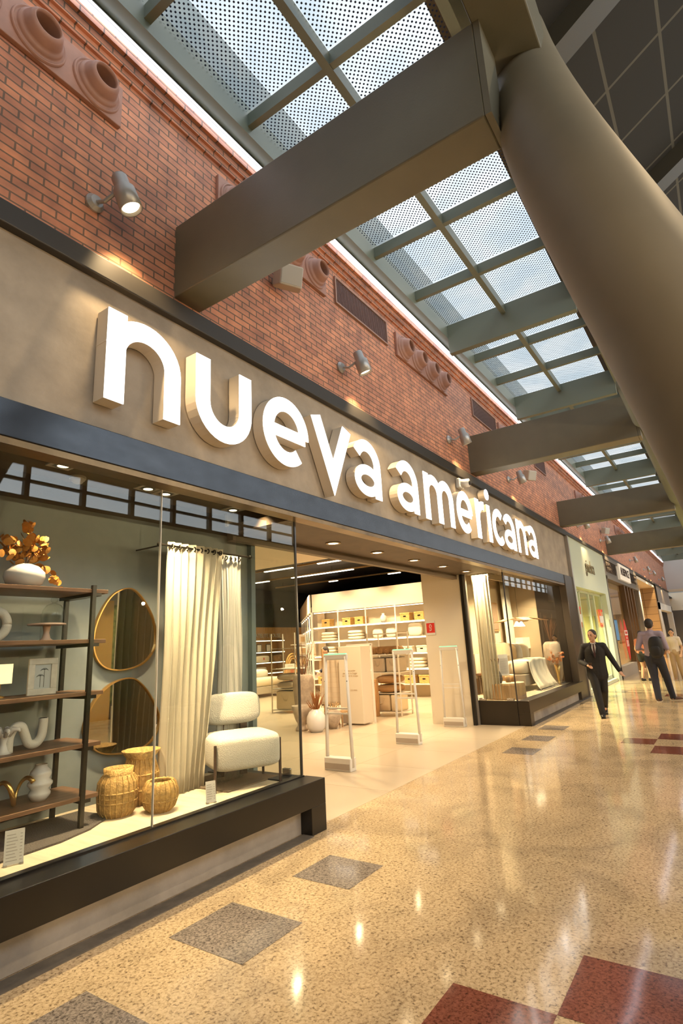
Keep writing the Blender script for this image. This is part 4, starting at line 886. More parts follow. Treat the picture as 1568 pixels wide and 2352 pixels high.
# planters and vases by the entrance
t = thing('tall_planter', 'tall weathered stone planter with bare branches behind the glass edge', 'planter', (10.45, 4.80, 0))
MB().lathe([(0, 0), (.15, 0), (.20, .3), (.245, .75), (.25, .95), (.215, 1.06), (.17, 1.08), (.15, 1.06), (.15, .9), (0, .9)], (0, 0, 0), 32).build('planter_body', STONE, t, smooth=True)
rnd = random.Random(11)
for k in range(12):
    a = rnd.uniform(0, 2*PI); e = Vector((.30*math.cos(a), .42*math.sin(a), 1.35+rnd.uniform(.1, .55))); P = smooth_path([(0, 0, .95), (e.x*.4, e.y*.4, 1.3), e], 4)
    b = MB().tube(P, [.009, .008, .008, .007, .006, .005, .005, .004, .003][:len(P)], 5).build('branch', TWIG, t)
    for s in (.45, .7): q = P[int(len(P)*s)]; MB().tube([q, q+Vector((rnd.uniform(-.12, .12), rnd.uniform(-.15, .15), .22))], .003, 4).build('twig', TWIG, b)
t = thing('stone_urn', 'grey brown footed stone urn in front of the tall planter', 'urn', (9.55, 4.16, 0))
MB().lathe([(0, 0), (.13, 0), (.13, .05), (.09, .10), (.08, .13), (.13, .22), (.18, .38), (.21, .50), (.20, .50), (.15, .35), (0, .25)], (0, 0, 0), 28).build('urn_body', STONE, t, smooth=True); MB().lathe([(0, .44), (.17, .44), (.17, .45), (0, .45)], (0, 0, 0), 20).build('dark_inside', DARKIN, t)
t = thing('white_floor_vase', 'round white floor vase holding brown dried grass', 'vase', (9.50, 3.74, 0))
MB().lathe([(0, 0), (.12, 0), (.18, .08), (.20, .2), (.19, .30), (.14, .39), (.09, .42), (.08, .44), (.07, .42), (0, .38)], (0, 0, 0), 32).build('vase_body', CER, t, smooth=True)
GRASS = mat('dried_grass', (.28, .11, .03), .9)
for k in range(34):
    a = rnd.uniform(0, 2*PI); r = rnd.uniform(.02, .20); h = rnd.uniform(.58, .80)
    MB().tube([(.02*math.cos(a), .02*math.sin(a), .42), (r*.6*math.cos(a), r*.6*math.sin(a), h-.12), (r*math.cos(a), r*math.sin(a), h)], [.004, .013, .003], 5).build('grass_stem', GRASS, t)
t = thing('tan_floor_vase', 'tan stone vase beside the white floor vase behind the first gate', 'vase', (9.97, 3.66, 0))
MB().lathe([(0, 0), (.08, 0), (.14, .12), (.19, .24), (.17, .33), (.10, .38), (.09, .38), (.08, .30), (0, .28)], (0, 0, 0), 28).build('vase_body', STONE, t, smooth=True)
for k in range(16):
    a = rnd.uniform(0, 2*PI); r = rnd.uniform(.05, .17); MB().tube([(.02*math.cos(a), .02*math.sin(a), .34), (r*math.cos(a), r*math.sin(a), .46+rnd.uniform(0, .08))], [.004, .010], 5).build('grass_stem', FAB2, t)
t = thing('stool', 'small wooden stool between the tan vase and the cream stand', 'stool', (10.35, 3.72, 0))
MB().box(-.15, .15, -.15, .15, .27, .30).build('seat', OAK, t)
for x in (-.12, .12):
    for y in (-.12, .12): MB().tube([(x*1.15, y*1.15, 0), (x, y, .27)], .016, 8).build('leg', OAK, t)
# fire equipment sign
p = at(989, 1442, 0, 11.095)
t = thing('hose_sign', 'red fire hose sign on the cream side wall', 'sign', (11.09, p.y, p.z)); MB().box(-.005, .005, -.10, .10, -.15, .15).build('plate', PAPER, t); MB().box(-.008, -.005, -.095, .095, -.105, .10).build('red_field', REDM, t)
MB().strip(arc(0, .03, .022, .04, -30, 230, 14)+[(-.02, -.07)], .012, 0, .003, False, SID(-.008, 0, 0)).build('hose_symbol', PAPER, t); MB().strip(arc(0, -.03, .016, .03, 0, 360, 14)[:-1], .010, 0, .003, True, SID(-.008, 0, 0)).build('hose_symbol', PAPER, t)
# staff counter bits and shop floor light pool done by lights
# ================================================================== RIGHT SHOW WINDOW
PZ2 = .44
ya, yb = at(1092, 1450, 0, 11.55).y, at(1136, 1450, 0, 11.55).y
c_ = curtain('sheer pleated curtain standing behind the glass return of the right window', 0, ya-yb-.02, .0, 3.02, .46, LINEN, 6, .03, .0, 1.0); c_.location = (11.55, yb, .46); c_.rotation_euler = (0, 0, R(90))
curtain('tall cream curtain at the right end of the right window', 14.95, 15.6, 1.42, 3.22, .46, SHEER, 6, .03, 0, 1.0, rings=False)
def stump(loc, label, r, h, m=OAK):
    t = thing('wood_side_table', label, 'side table', loc); MB().lathe([(0, 0), (r*.97, 0), (r, .02), (r*.98, h-.03), (r*.96, h), (0, h)], (0, 0, 0), 28).build('drum', OAK, t, smooth=False)
    MB().lathe([(0, h), (r*.95, h), (r*.95, h+.006), (0, h+.006)], (0, 0, 0), 28).build('pale_top', mat('pale_wood', (.75, .62, .42), .5), t)
stump((11.92, .55, PZ2), 'round log side table in the corner of the right window', .40, .31)
stump((12.95, 1.0, PZ2), 'square looking wooden side table beside the bed', .34, .40)
t = thing('pineapple_vase', 'dark scaly pineapple vase with sticks on the log table', 'vase', (11.68, .62, PZ2+.316)); MB().lathe([(0, 0), (.07, 0), (.10, .07), (.09, .17), (.05, .25), (.02, .27), (0, .27)], (0, 0, 0), 24, lambda a, z: 1+.05*math.sin(9*a+z*60)).build('vase_body', mat('dark_scale', (.10, .075, .06), .5, bump=.5), t, smooth=True)
for k in range(7): a = 2*PI*k/7; MB().tube([(0, 0, .26), (.07*math.cos(a)-.05, .07*math.sin(a), .42), (.10*math.cos(a)-.09, .10*math.sin(a), .50)], .006, 5).build('stick', TWIG, t)
for k, lb_ in enumerate(('wooden cup left on the log table', 'wooden cup right on the log table')):
    t = thing('wooden_cup', lb_, 'cup', (11.98+.17*k, .50-.05*k, PZ2+.316)); MB().lathe([(0, 0), (.055, 0), (.06, .12), (.05, .12), (.045, .02), (0, .02)], (0, 0, 0), 20).build('cup_body', OAK, t, smooth=True); MB().lathe([(0, .09), (.05, .09), (.05, .095), (0, .095)], (0, 0, 0), 16).build('inside', FAB3, t)
t = thing('price_card', 'tall printed price sign standing on the table in the right window', 'card', (12.72, .82, PZ2+.406), rz=R(-30)); MB().box(-.14, .14, -.004, .004, 0, .46).build('card', PAPER, t); m = MB()
for k in range(14): m.box(-.11, .11, -.006, -.004, .05+.024*k, .057+.024*k)
m.build('printed_lines', MATS['print_grey'], t)
t = thing('table_lamp', 'bedside lamp with a wide striped drum shade', 'lamp', (13.25, 1.1, PZ2+.406)); MB().lathe([(0, 0), (.09, 0), (.05, .03), (.03, .2), (.02, .45), (0, .45)], (0, 0, 0), 16).build('lamp_base', OAK, t, smooth=True)
MB().lathe([(.27, .42), (.27, .70), (.26, .70), (.26, .42)], (0, 0, 0), 28).build('lamp_shade', mat('shade_striped', (.75, .55, .32), .7, emit=(1, .68, .32), es=.35), t)
t = thing('table_lamp', 'glowing orange rectangular lamp shade behind the pillows', 'lamp', (15.62, 1.20, PZ2)); MB().lathe([(0, 0), (.09, 0), (.03, .03), (.02, .95), (0, .95)], (0, 0, 0), 16).build('lamp_base', BLK, t); MB().box(-.32, .32, -.1, .1, .92, 1.22).build('lamp_shade', LAMPS, t)
t = thing('wooden_chair', 'dark wooden chair with a cloth over its back beside the bed', 'chair', (12.85, 1.40, PZ2))
for x in (-.22, .22): MB().tube([(x, .1, 0), (x, .14, .9)], .02, 8).build('leg', WOOD, t)
MB().box(-.24, .24, .08, .12, .5, .85).build('backrest', WOOD, t); MB().box(-.24, .24, -.3, .1, .42, .46).build('seat', WOOD, t); MB().box(-.2, .2, .05, .07, .35, .9).build('cloth_cover', FAB1, t)
b = simple_bed((13.35, .55, PZ2), 'bed draped with a white gauze throw in the right window', 1.85, 1.0)
m = MB(); rows = []
for j in range(21):
    s = j/20; rr = []
    for i in range(41):
        a = i/40; top = min(1, s/.5); dr = max(0, (s-.5)/.5); fold = math.sin(a*26+.6*math.sin(a*9))
        y = .92-.95*top-.04*math.sin(dr*PI/2)-.20*dr**3+.035*fold*dr; z = .71-.66*dr**1.15+.012*math.sin(a*17+s*6)-.05*(abs(2*a-1)**6)
        rr.append(m.b.verts.new((.30+1.45*a+.10*(a-.5)*dr+.02*fold*dr, y, max(.012, z))))
    rows.append(rr)
for a, c in zip(rows, rows[1:]):
    for i in range(40): m.b.faces.new((a[i], a[i+1], c[i+1], c[i]))
q = thing('gauze_throw', 'white gauze throw spilling from the bed to the window floor', 'throw', (13.35, .55, PZ2)); o = m.build('cloth', mat('gauze', (.95, .88, .72), .9, bump=.2, bscale=60), q, smooth=True); o.modifiers.new('s', 'SOLIDIFY').thickness = .01
MB().box(.3, 1.75, -.30, -.27, .005, .02).build('hem', FAB1, q)
for i, (x, s, m_, lb_) in enumerate(((13.75, 1.15, FAB1, 'ruffled white pillow nearest the lamp'), (14.1, 1.0, FAB2, 'tan pillow with a fringe between two pale pillows'), (14.4, .95, mat('grey_cush', (.60, .55, .46), .9), 'greyish pillow in front on the bed'), (14.8, .95, FAB1, 'cream pillow at the far side of the bed'))):
    t = thing('bed_pillow', lb_, 'pillow', (x, 1.25-.06*i, PZ2+.86), group='pillows in the right window'); MB().ell((0, 0, 0), (.10*s, .26*s, .24*s), 20, 12, Matrix.Rotation(R(-14), 4, 'Y'), pw=.6).build('pillow_cover', m_, t, smooth=True)
    MB().tube([(0, .25*s*math.cos(a), .23*s*math.sin(a)) for a in [2*PI*k/20 for k in range(21)]], .012, 5).build('edge_piping', m_, t)
t = thing('pendant_lamp', 'wooden petal pendant lamp hanging over the bed', 'pendant lamp', (14.0, .75, 2.05))
MB().tube([(0, 0, 0), (0, 0, 1.2)], .005, 6).build('cord', BLK, t)
for k in range(5):
    a = 2*PI*k/5; M = Matrix.Rotation(a, 4, 'Z'); m = MB(); m.tube([(0, 0, .02), (.25, 0, .08), (.52, .06, .02), (.7, .1, .0)], [.03, .17, .15, .02], 10, sy=.10, sx=1); bmesh.ops.transform(m.b, matrix=M, verts=m.b.verts[:]); m.build('petal', OAK, t, smooth=True)
for x in (-.15, .2): MB().lathe([(0, -.12), (.09, -.12), (.02, .0), (0, .0)], (x, 0, 0), 16).build('lit_bulb', mat('bulb', (1, 1, 1), .4, emit=(1, .8, .5), es=8), t)
t = thing('tall_vase', 'tall rough stone vase with thin branches near the right window end', 'vase', (15.48, .42, PZ2)); MB().lathe([(0, 0), (.12, 0), (.20, .25), (.23, .7), (.21, 1.0), (.14, 1.08), (.13, 1.0), (0, .9)], (0, 0, 0), 28).build('vase_body', STONE, t, smooth=True)
for k in range(22): a = rnd.uniform(0, 2*PI); r = rnd.uniform(.1, .30); MB().tube([(0, 0, 1.0), (r*.6*math.cos(a), r*.4*math.sin(a), 1.35), (r*math.cos(a), r*.7*math.sin(a), 1.5+rnd.uniform(0, .3))], .004, 4).build('branch', TWIG, t)
t = thing('gold_vase', 'slim gold vase with rusty dried flowers in the right window', 'vase', (15.2, .27, PZ2)); MB().lathe([(0, 0), (.06, 0), (.03, .06), (.05, .3), (.08, .5), (.06, .5), (0, .3)], (0, 0, 0), 20).build('vase_body', GOLD, t, smooth=True)
branches(t, [(.25*math.cos(a), .2*math.sin(a), .75+.1*math.sin(3*a)) for a in [2*PI*k/7 for k in range(7)]], (0, 0, .45), rnd, mat('rusty_leaf', (.45, .15, .04), .6), .035, 9, 'flower_cluster')
t = thing('dark_wall_picture', 'dark framed picture on the wall over the orange lamp shade', 'picture', (14.3, 1.53, 2.2)); MB().box(-.5, .5, 0, .03, -.35, .4).build('frame', FAB3, t); MB().box(-.45, .45, -.005, 0, -.3, .35).build('print', mat('brown_print', (.25, .17, .11), .6), t)
for i, (x, y) in enumerate(((11.9, .5), (12.6, .55), (14.1, .6), (15.0, .6))):
    square_downlight(x, y, 3.24, ['first square downlight of the right window', 'second square downlight of the right window', 'third square downlight of the right window', 'last square downlight of the right window'][i], 'right window downlights')
# ================================================================== NEIGHBOURING SHOPS
MINT = mat('mint_paint', (.52, .58, .47), .6); YEL = mat('yellow_room', (.72, .70, .30), .8)
w = MB(); w.box(16.96, 23.0, 0, .2, 3.06, 4.56); w.box(16.96, 17.5, 0, .2, 0, 3.06); w.box(22.35, 23.0, 0, .2, 0, 3.06); w.box(17.5, 22.35, .05, .2, 0, .1); struct('wall_left', w, MINT)
w = MB(); w.box(17.0, 17.1, .2, 3.0, 0, 3.4); w.box(22.9, 23.0, .2, 3, 0, 3.4); w.box(17.0, 23.0, 2.9, 3.0, 0, 3.4); struct('wall_store', w, YEL); struct('ceiling', MB().box(17, 23, .2, 3, 3.3, 3.4), mat('tan_ceil', (.5, .40, .25), .7))
lamps('neighbour_light', (20, 1.4, 3.2), 2, 1, 2.2, 2.2, 170*22, col=(1, .88, .5))
struct('window_3', MB().box(17.5, 22.35, .22, .23, .1, 3.06), GLASS)
t = thing('glazed_door_frame', 'mint glazed door frame of the pale green shop', 'door frame', (17.5, .20, .1))
for x in (0, .95, 1.25, 2.7, 3.6, 4.8): MB().box(x, x+.07, 0, .08, 0, 2.95).build('mullion', MINT, t)
MB().box(0, 4.85, 0, .08, 2.88, 2.95).build('head', MINT, t); MB().box(0, 4.85, 0, .08, 0, .12).build('sill', MINT, t)
DKT = mat('dark_lettering', (.12, .10, .05), .5)
tag(text('ginebra_lettering', 'ginebra', DKT, .62, FAC(20.05, -.005, 3.83), depth=.012, stretch=.82), 'thin dark lettering ginebra on the pale green fascia', 'sign')
bpy.data.objects['ginebra_lettering'].name = 'shop_lettering'
for i, x in enumerate((18.2, 21.85)):
    t = thing('window_poster', ['tall red lettering poster at the left of the pale green shop', 'tall red lettering poster at the right of the pale green shop'][i], 'poster', (x, .19, 2.15))
    text('red_letters', 'OUT', REDM, .62, FAC(0, 0, 0), t, depth=.004, stretch=.62).scale = (1, 1, 1.5)
    MB().box(-.36, .36, -.012, -.006, -.12, .12).build('white_band', PAPER, t)
for i, (x, z) in enumerate(((19.6, 2.35), (20.6, 2.5), (20.1, 1.95), (20.0, 1.6), (20.4, 1.25), (20.1, .95))):
    t = thing('handbag', ['red bag high in the yellow shop, left', 'red bag high in the yellow shop, right', 'brown bag under the upper glass shelf', 'brown bag in the middle of the yellow shop', 'small brown bag lower in the yellow shop', 'lowest brown bag behind the suited man'][i], 'bag', (x, 2.0, z), group='bags hanging in the yellow shop')
    m_ = REDM if i < 2 else FAB3; MB().ell((0, 0, 0), (.14, .06, .10), 14, 8, pw=.6).build('bag_body', m_, t, smooth=True); MB().tube([(-.08, 0, .08), (0, 0, .22), (.08, 0, .08)], .01, 5).build('handle', m_, t)
t = thing('glass_shelf', 'upper glass shelf in the yellow shop', 'shelf', (18.2, 1.9, 2.22)); MB().box(0, 3.4, 0, .5, 0, .02).build('pane', DOME, t); MB().box(0, 3.4, 0, .02, -.02, .0).build('edge', SILV, t)
t = thing('glass_shelf', 'lower glass shelf in the yellow shop', 'shelf', (18.2, 1.9, 1.1)); MB().box(0, 3.4, 0, .5, 0, .02).build('pane', DOME, t); MB().box(0, 3.4, 0, .02, -.02, .0).build('edge', SILV, t)
# dark patterned shop
DKF = mat('dark_fascia', (.13, .115, .10), .5); BRZ = mat('bronze_doors', (.14, .085, .045), .35, metal=.5)
w = MB(); w.box(23.0, 32.0, 0, .25, 3.72, 4.56); w.box(23.0, 32.0, -.06, .25, 3.68, 3.8); w.box(23.0, 32.0, -.05, .25, 4.42, 4.56); w.box(23, 23.12, -.02, .25, 0, 3.7); w.box(31.7, 32.0, -.04, .25, 0, 4.5); struct('wall_left', w, DKF)
for i, (x0, x1) in enumerate(((23.3, 25.7), (29.4, 31.6))):
    t = thing('lattice_panel', ['dark lattice panel left of the small white shop sign', 'dark lattice panel right of the small white shop sign'][i], 'panel', (x0, -.03, 3.98)); MB().box(0, x1-x0, 0, .02, 0, .4).build('backing', DKF, t)
    m = MB(); k = 0
    while k*.2 < x1-x0-.2: m.strip([(k*.2, .2), (k*.2+.1, .38), (k*.2+.2, .2), (k*.2+.1, .02)], .022, 0, .02, True, FAC(0, 0, 0)); k += 1
    m.build('lattice', mat('lattice_brown', (.06, .04, .03), .5), t)
t = thing('shop_sign', 'small white box sign with dark lettering on the dark fascia', 'sign', (26.0, -.10, 3.86)); MB().box(0, 3.1, 0, .1, 0, .68).build('sign_box', mat('sign_white', (.8, .75, .66), .5, emit=(1, .85, .65), es=.25), t)
text('lettering', 'AUSSPACE', mat('dark_brown_letters', (.05, .03, .02), .5), .50, FAC(1.55, -.006, .36), t, depth=.01, stretch=1.05)
w = MB(); w.box(23.0, 27.2, -.02, .2, 0, .42); struct('wall_left', w, mat('grey_plinth', (.30, .27, .24), .6))
struct('window_4', MB().box(23.1, 31.7, .12, .13, .42, 3.68), GLASS)
for i, x in enumerate((27.2, 28.1, 28.9, 29.9)):
    struct('door_1', MB().box(x, x+.22, -.02, .2, 0, 3.68), BRZ)
w = MB(); w.box(23, 32, 3.6, 3.7, 0, 3.7); w.box(31.9, 32, .25, 3.7, 0, 3.7); struct('wall_store', w, mat('tan_room', (.50, .36, .20), .8)); struct('ceiling', MB().box(23, 32, .25, 3.7, 3.7, 3.8), CREAM)
lamps('neighbour_light', (27.5, 1.8, 3.55), 3, 1, 2.2, 2.2, 330*13, col=WARM2)
t = thing('display_grid', 'brown grid shelf of small boxes in the dark shop window', 'shelving', (23.6, 1.0, .42)); m = MB(); n2 = MB()
for i in range(9): m.box(.28*i, .28*i+.025, 0, .06, 0, 2.75)
for j in range(13): m.box(0, 2.26, 0, .06, .22*j, .22*j+.025)
for i in range(8):
    for j in range(12): n2.box(.28*i+.05, .28*i+.24, .03, .06, .22*j+.03, .22*j+.2)
m.build('grid', mat('grid_brown', (.10, .055, .025), .5), t); n2.build('boxed_goods', mat('box_gold', (.62, .40, .16), .6), t)
t = thing('screen', 'bright blue lit screen in the dark shop window', 'screen', (26.4, .5, 1.35)); MB().box(0, .9, 0, .04, 0, .85).build('lit_screen', mat('blue_screen', (.2, .5, .9), .4, emit=(.25, .6, 1.0), es=.9), t); MB().box(-.04, .94, .04, .08, -.04, .89).build('bezel', BLK, t)
t = thing('sale_banner', 'red pointed sale banner with white band in the shop window', 'banner', (26.05, .06, .62))
MB().prism([(-.1, 1.5), (0, 1.58), (.12, 1.5), (.40, 1.1), (.42, .5), (.2, 0), (.05, -.08), (-.1, 0), (-.38, .5), (-.40, 1.1)], .012, FAC(0, 0, 0)).build('red_cloth', REDM, t); MB().box(-.41, .41, -.02, -.013, .92, 1.12).build('white_band', PAPER, t)
text('lettering', 'REBAJAS', REDM, .16, FAC(0, -.022, 1.02), t); text('lettering', '50%', PAPER, .36, FAC(0, -.014, .58), t); text('lettering', 'hasta', PAPER, .13, FAC(0, -.014, .82), t)
for k in range(12):
    x = 29.2+.2*(k % 6)*1.3; z = 1.2+.5*(k//6); t = thing('hanging_chain', 'glittering chain strand hanging %s %s in the far shop window' % (ords[k % 6], 'high' if k > 5 else 'low'), 'jewellery', (x, .8, z), group='glittering strands in the far shop window')
    MB().tube([(0, 0, .0), (.02, 0, .5), (0, 0, 1.0)], .012, 5).build('strand', CHROME, t); MB().ell((0, 0, 0), (.04, .04, .06), 8, 6).build('bead', GOLD, t)
# stone clad shop
STW = panel_mat('stone_blocks', (.42, .28, .14), .9, .5, 'XZ', (.25, .16, .08), .02, .8); STY = panel_mat('stone_blocks_side', (.42, .28, .14), .7, .45, 'YZ', (.22, .14, .07), .02, .8)
w = MB(); w.box(32.0, 41.0, .9, 1.1, 0, 4.5); struct('wall_left', w, STW); struct('wall_left', MB().box(40.6, 41.0, .0, 1.1, 0, 4.5), STY)
struct('ceiling', MB().box(32, 41, .0, 1.1, 4.35, 4.5), CREAM)
lamps('neighbour_light', (36, .4, 4.2), 3, 1, 2.2, 2.2, 200*9, col=WARM)
struct('trim_18', MB().box(40.95, 41.25, -.06, .2, 3.5, 4.56), BLK)
struct('window_5', MB().box(32.2, 36.5, .45, .46, 0, 3.9), GLASS); struct('trim_19', MB().box(36.5, 36.65, .40, .5, 0, 4.3), mat('pale_pillar', (.7, .68, .66), .3, metal=.4))
t = thing('globe_lamp', 'yellow green globe lamp inside the stone clad shop', 'lamp', (34.0, .7, 3.55)); MB().ell((0, 0, 0), (.22, .12, .22), 20, 12).build('globe', mat('globe_glow', (.8, .8, .3), .4, emit=(.9, .85, .25), es=1.5), t, smooth=True); MB().tube([(0, 0, .22), (0, 0, .8)], .012, 6).build('stem', GOLD, t)
# last grey wall with white portal
struct('wall_left', MB().box(41.2, 51, 0, .3, 3.45, 4.56), mat('grey_plaster', (.40, .34, .29), .7, noise=.1))
w = MB(); w.box(41.2, 42.0, -.05, .3, 0, 3.45); w.box(41.2, 51, -.05, .3, 3.0, 3.45); w.box(50.4, 51, -.05, .3, 0, 3.45); struct('wall_left', w, WHITE)
struct('wall_store', MB().box(42, 50.4, 1.2, 1.3, 0, 3.2), mat('amber_room', (.75, .55, .30), .8)); lamps('neighbour_light', (46, .6, 2.9), 3, 1, 2.2, 2.2, 160*9, col=WARM2)
curtain('cream curtains hanging in the last shop window', 44.5, 49.5, .6, 3.0, .01, LINEN, 14, .1, 0, 1, rings=False)
# end of the mall
struct('wall_end', MB().box(51, 51.4, -9, .4, 4.75, 12), mat('bulkhead_grey', (.66, .65, .64), .6)); struct('trim_20', MB().box(50.9, 51.5, -9, .3, 4.62, 4.78), CREAM)
struct('wall_end', MB().box(60, 60.3, -9, 2, 0, 3.4), DKF); struct('wall_end', MB().box(60, 60.3, -9, 2, 3.4, 5), CREAM)
t = thing('far_sign', 'bright white sign over the dark shop at the end of the mall', 'sign', (59.9, -.9, 3.2)); MB().box(0, .08, -.6, .5, 0, .55).build('sign_face', mat('far_sign_lit', (1, 1, 1), .4, emit=(1, .95, .9), es=1.6), t); MB().box(.08, .1, -.65, .55, -.05, .6).build('frame', BLK, t)
lamps('neighbour_light', (56, -3, 4.6), 1, 2, 2.2, 2.2, 200*9, col=WARM2)

# shop opposite, seen only in the mirrors and the glass
MANQ = mat('mannequin_cream', (.75, .68, .55), .5)
struct('wall_right', MB().box(6.2, 14.5, -9.0, -8.96, .4, 3.2), mat('leafy_wall', (.16, .19, .06), .8, noise=.6, nscale=9))
struct('trim_21', MB().box(9.0, 9.7, -8.96, -8.7, 0, 3.3), mat('amber_pillar', (.62, .36, .10), .6))
mq = None
for k, (x, lb_) in enumerate(((10.2, 'cream mannequin in the opposite shop, first seen in the upper mirror'), (10.9, 'cream mannequin in the opposite shop, second seen in the mirror'), (11.7, 'cream mannequin in the opposite shop, farthest in the mirror'))):
    if mq is None:
        mq = thing('mannequin', lb_, 'mannequin', (x, -8.3, .35), group='mannequins in the opposite shop'); m = MB()
        limb_ = [((0, 0, .95), (0, 0, 1.4), .13, .15), ((0, 0, 1.4), (0, 0, 1.55), .06, .05), ((.09, 0, .9), (.1, .03, .05), .09, .045), ((-.09, 0, .9), (-.1, -.03, .05), .09, .045), ((.2, 0, 1.42), (.30, .05, 1.1), .05, .04), ((.30, .05, 1.1), (.22, .15, .9), .04, .03), ((-.2, 0, 1.42), (-.3, .03, 1.1), .05, .04), ((-.3, .03, 1.1), (-.25, .1, .85), .04, .03), ((-.2, 0, 1.42), (.2, 0, 1.42), .06, .06)]
        for a, b, r1, r2 in limb_: m.capsule(a, b, r1, r2)
        m.ell((0, 0, 1.68), (.08, .10, .12)); m.build('figure', MANQ, mq, smooth=True)
        MB().lathe([(.16, .8), (.17, 1.0), (.15, 1.2), (.19, 1.42), (.12, 1.5)], (0, 0, 0), 24).build('garment', mat('gold_garment', (.55, .40, .18), .8), mq, smooth=True)
        MB().lathe([(0, 0), (.2, 0), (.2, .02), (0, .02)], (0, 0, 0), 24).build('base_plate', CHROME, mq)
    else: dup(mq, (x, -8.3, .35), label=lb_)
tag(MB().box(9.8, 12.5, -8.8, -7.9, 0, .35).build('display_plinth', CREAM), 'cream display plinth under the mannequins opposite', 'plinth')
for k in range(3): spot('opposite_window_light', (8.2+2*k, -7.5, 3.7), (8.6+2*k, -8.8, 1.3), 260, 90, .8, WARM2, .03)
# ================================================================== PEOPLE
SKIN = mat('skin_light', (.58, .34, .22), .55); SKIN2 = mat('skin_tan', (.50, .27, .16), .55); HAIR = mat('dark_hair', (.022, .014, .010), .6, bump=.4, bscale=120)
def remesh(o, v=.009, it=4):
    r = o.modifiers.new('fuse', 'REMESH'); r.mode = 'VOXEL'; r.voxel_size = v; r.use_smooth_shade = True
    s = o.modifiers.new('soften', 'SMOOTH'); s.iterations = it; s.factor = .5
def limb(m, P, rad, sx=1, sy=1):
    for i in range(len(P)-1): m.capsule(P[i], P[i+1], rad[i], rad[i+1], 16, sy, sx)
def hand(m, w, d, side, curl=.5, s=1):
    """palm and five fingers from wrist w along direction d"""
    w = Vector(w); d = Vector(d).normalized(); sd = d.cross(Vector((0, 0, 1)) if abs(d.z) < .9 else Vector((0, 1, 0))).normalized()*side; nn = d.cross(sd).normalized()
    m.capsule(w, w+d*.075*s, .026*s, .03*s, 12)
    for k in (-1, 1): m.capsule(w+d*.03*s+sd*k*.016, w+d*.08*s+sd*.028*k, .02*s, .016*s, 10)
    for k, L in enumerate((.062, .072, .068, .052)):
        b = w+d*.085*s+sd*(-.030+.020*k)*s; q = b+(d*(1-curl*.3)+nn*curl*.5).normalized()*L*.55*s; e = q+(d*(1-curl)+nn*curl).normalized()*L*.5*s
        m.capsule(b, q, .0095*s, .009*s, 8); m.capsule(q, e, .009*s, .0075*s, 8)
    b = w+d*.025*s-sd*.03*s; q = b+(d*.6-sd*.6+nn*.3).normalized()*.04*s; m.capsule(b, q, .013*s, .011*s, 8); m.capsule(q, q+(d+nn*.4).normalized()*.03*s, .011*s, .009*s, 8)
def head(m, c, yaw=0, pitch=0, s=1):
    M = Matrix.Translation(c) @ Matrix.Rotation(yaw, 4, 'Z') @ Matrix.Rotation(pitch, 4, 'X') @ Matrix.Diagonal((s, s, s, 1))
    m.ell((0, -.005, .02), (.078, .098, .105), 24, 16, M); m.ell((0, .012, -.045), (.058, .075, .075), 20, 12, M)
    m.ell((0, .095, -.018), (.014, .022, .026), 10, 8, M); m.ell((0, .082, .018), (.045, .018, .012), 12, 8, M); m.ell((0, .080, -.062), (.026, .014, .010), 12, 8, M); m.ell((0, .070, -.098), (.026, .02, .018), 12, 8, M)
    for x in (-.08, .08): m.ell((x, -.005, -.012), (.012, .022, .032), 10, 8, M)
    return M
def face(t, M, hairm=HAIR, long=False, s=1, fringe=.0):
    m = MB()
    for x in (-.031, .031): m.ell((x, .088, .004), (.013, .008, .006), 10, 6, M)
    m.build('eye', mat('eye_dark', (.05, .03, .02), .3), t, smooth=True)
    m = MB()
    for x in (-.032, .032): m.ell((x, .096, .026), (.020, .006, .005), 10, 6, M)
    m.build('eyebrow', hairm, t, smooth=True)
    m = MB(); m.ell((0, .092, -.062), (.024, .006, .006), 10, 6, M); m.build('mouth', mat('lips', (.42, .16, .12), .5), t, smooth=True)
    m = MB(); m.ell((0, -.022, .040), (.087, .100, .098), 26, 16, M)
    if long: m.ell((0, -.075, -.04), (.075, .05, .12), 20, 12, M)
    else: m.ell((0, -.055, .0), (.080, .065, .085), 20, 12, M)
    m.build('hair', hairm, t, smooth=True)
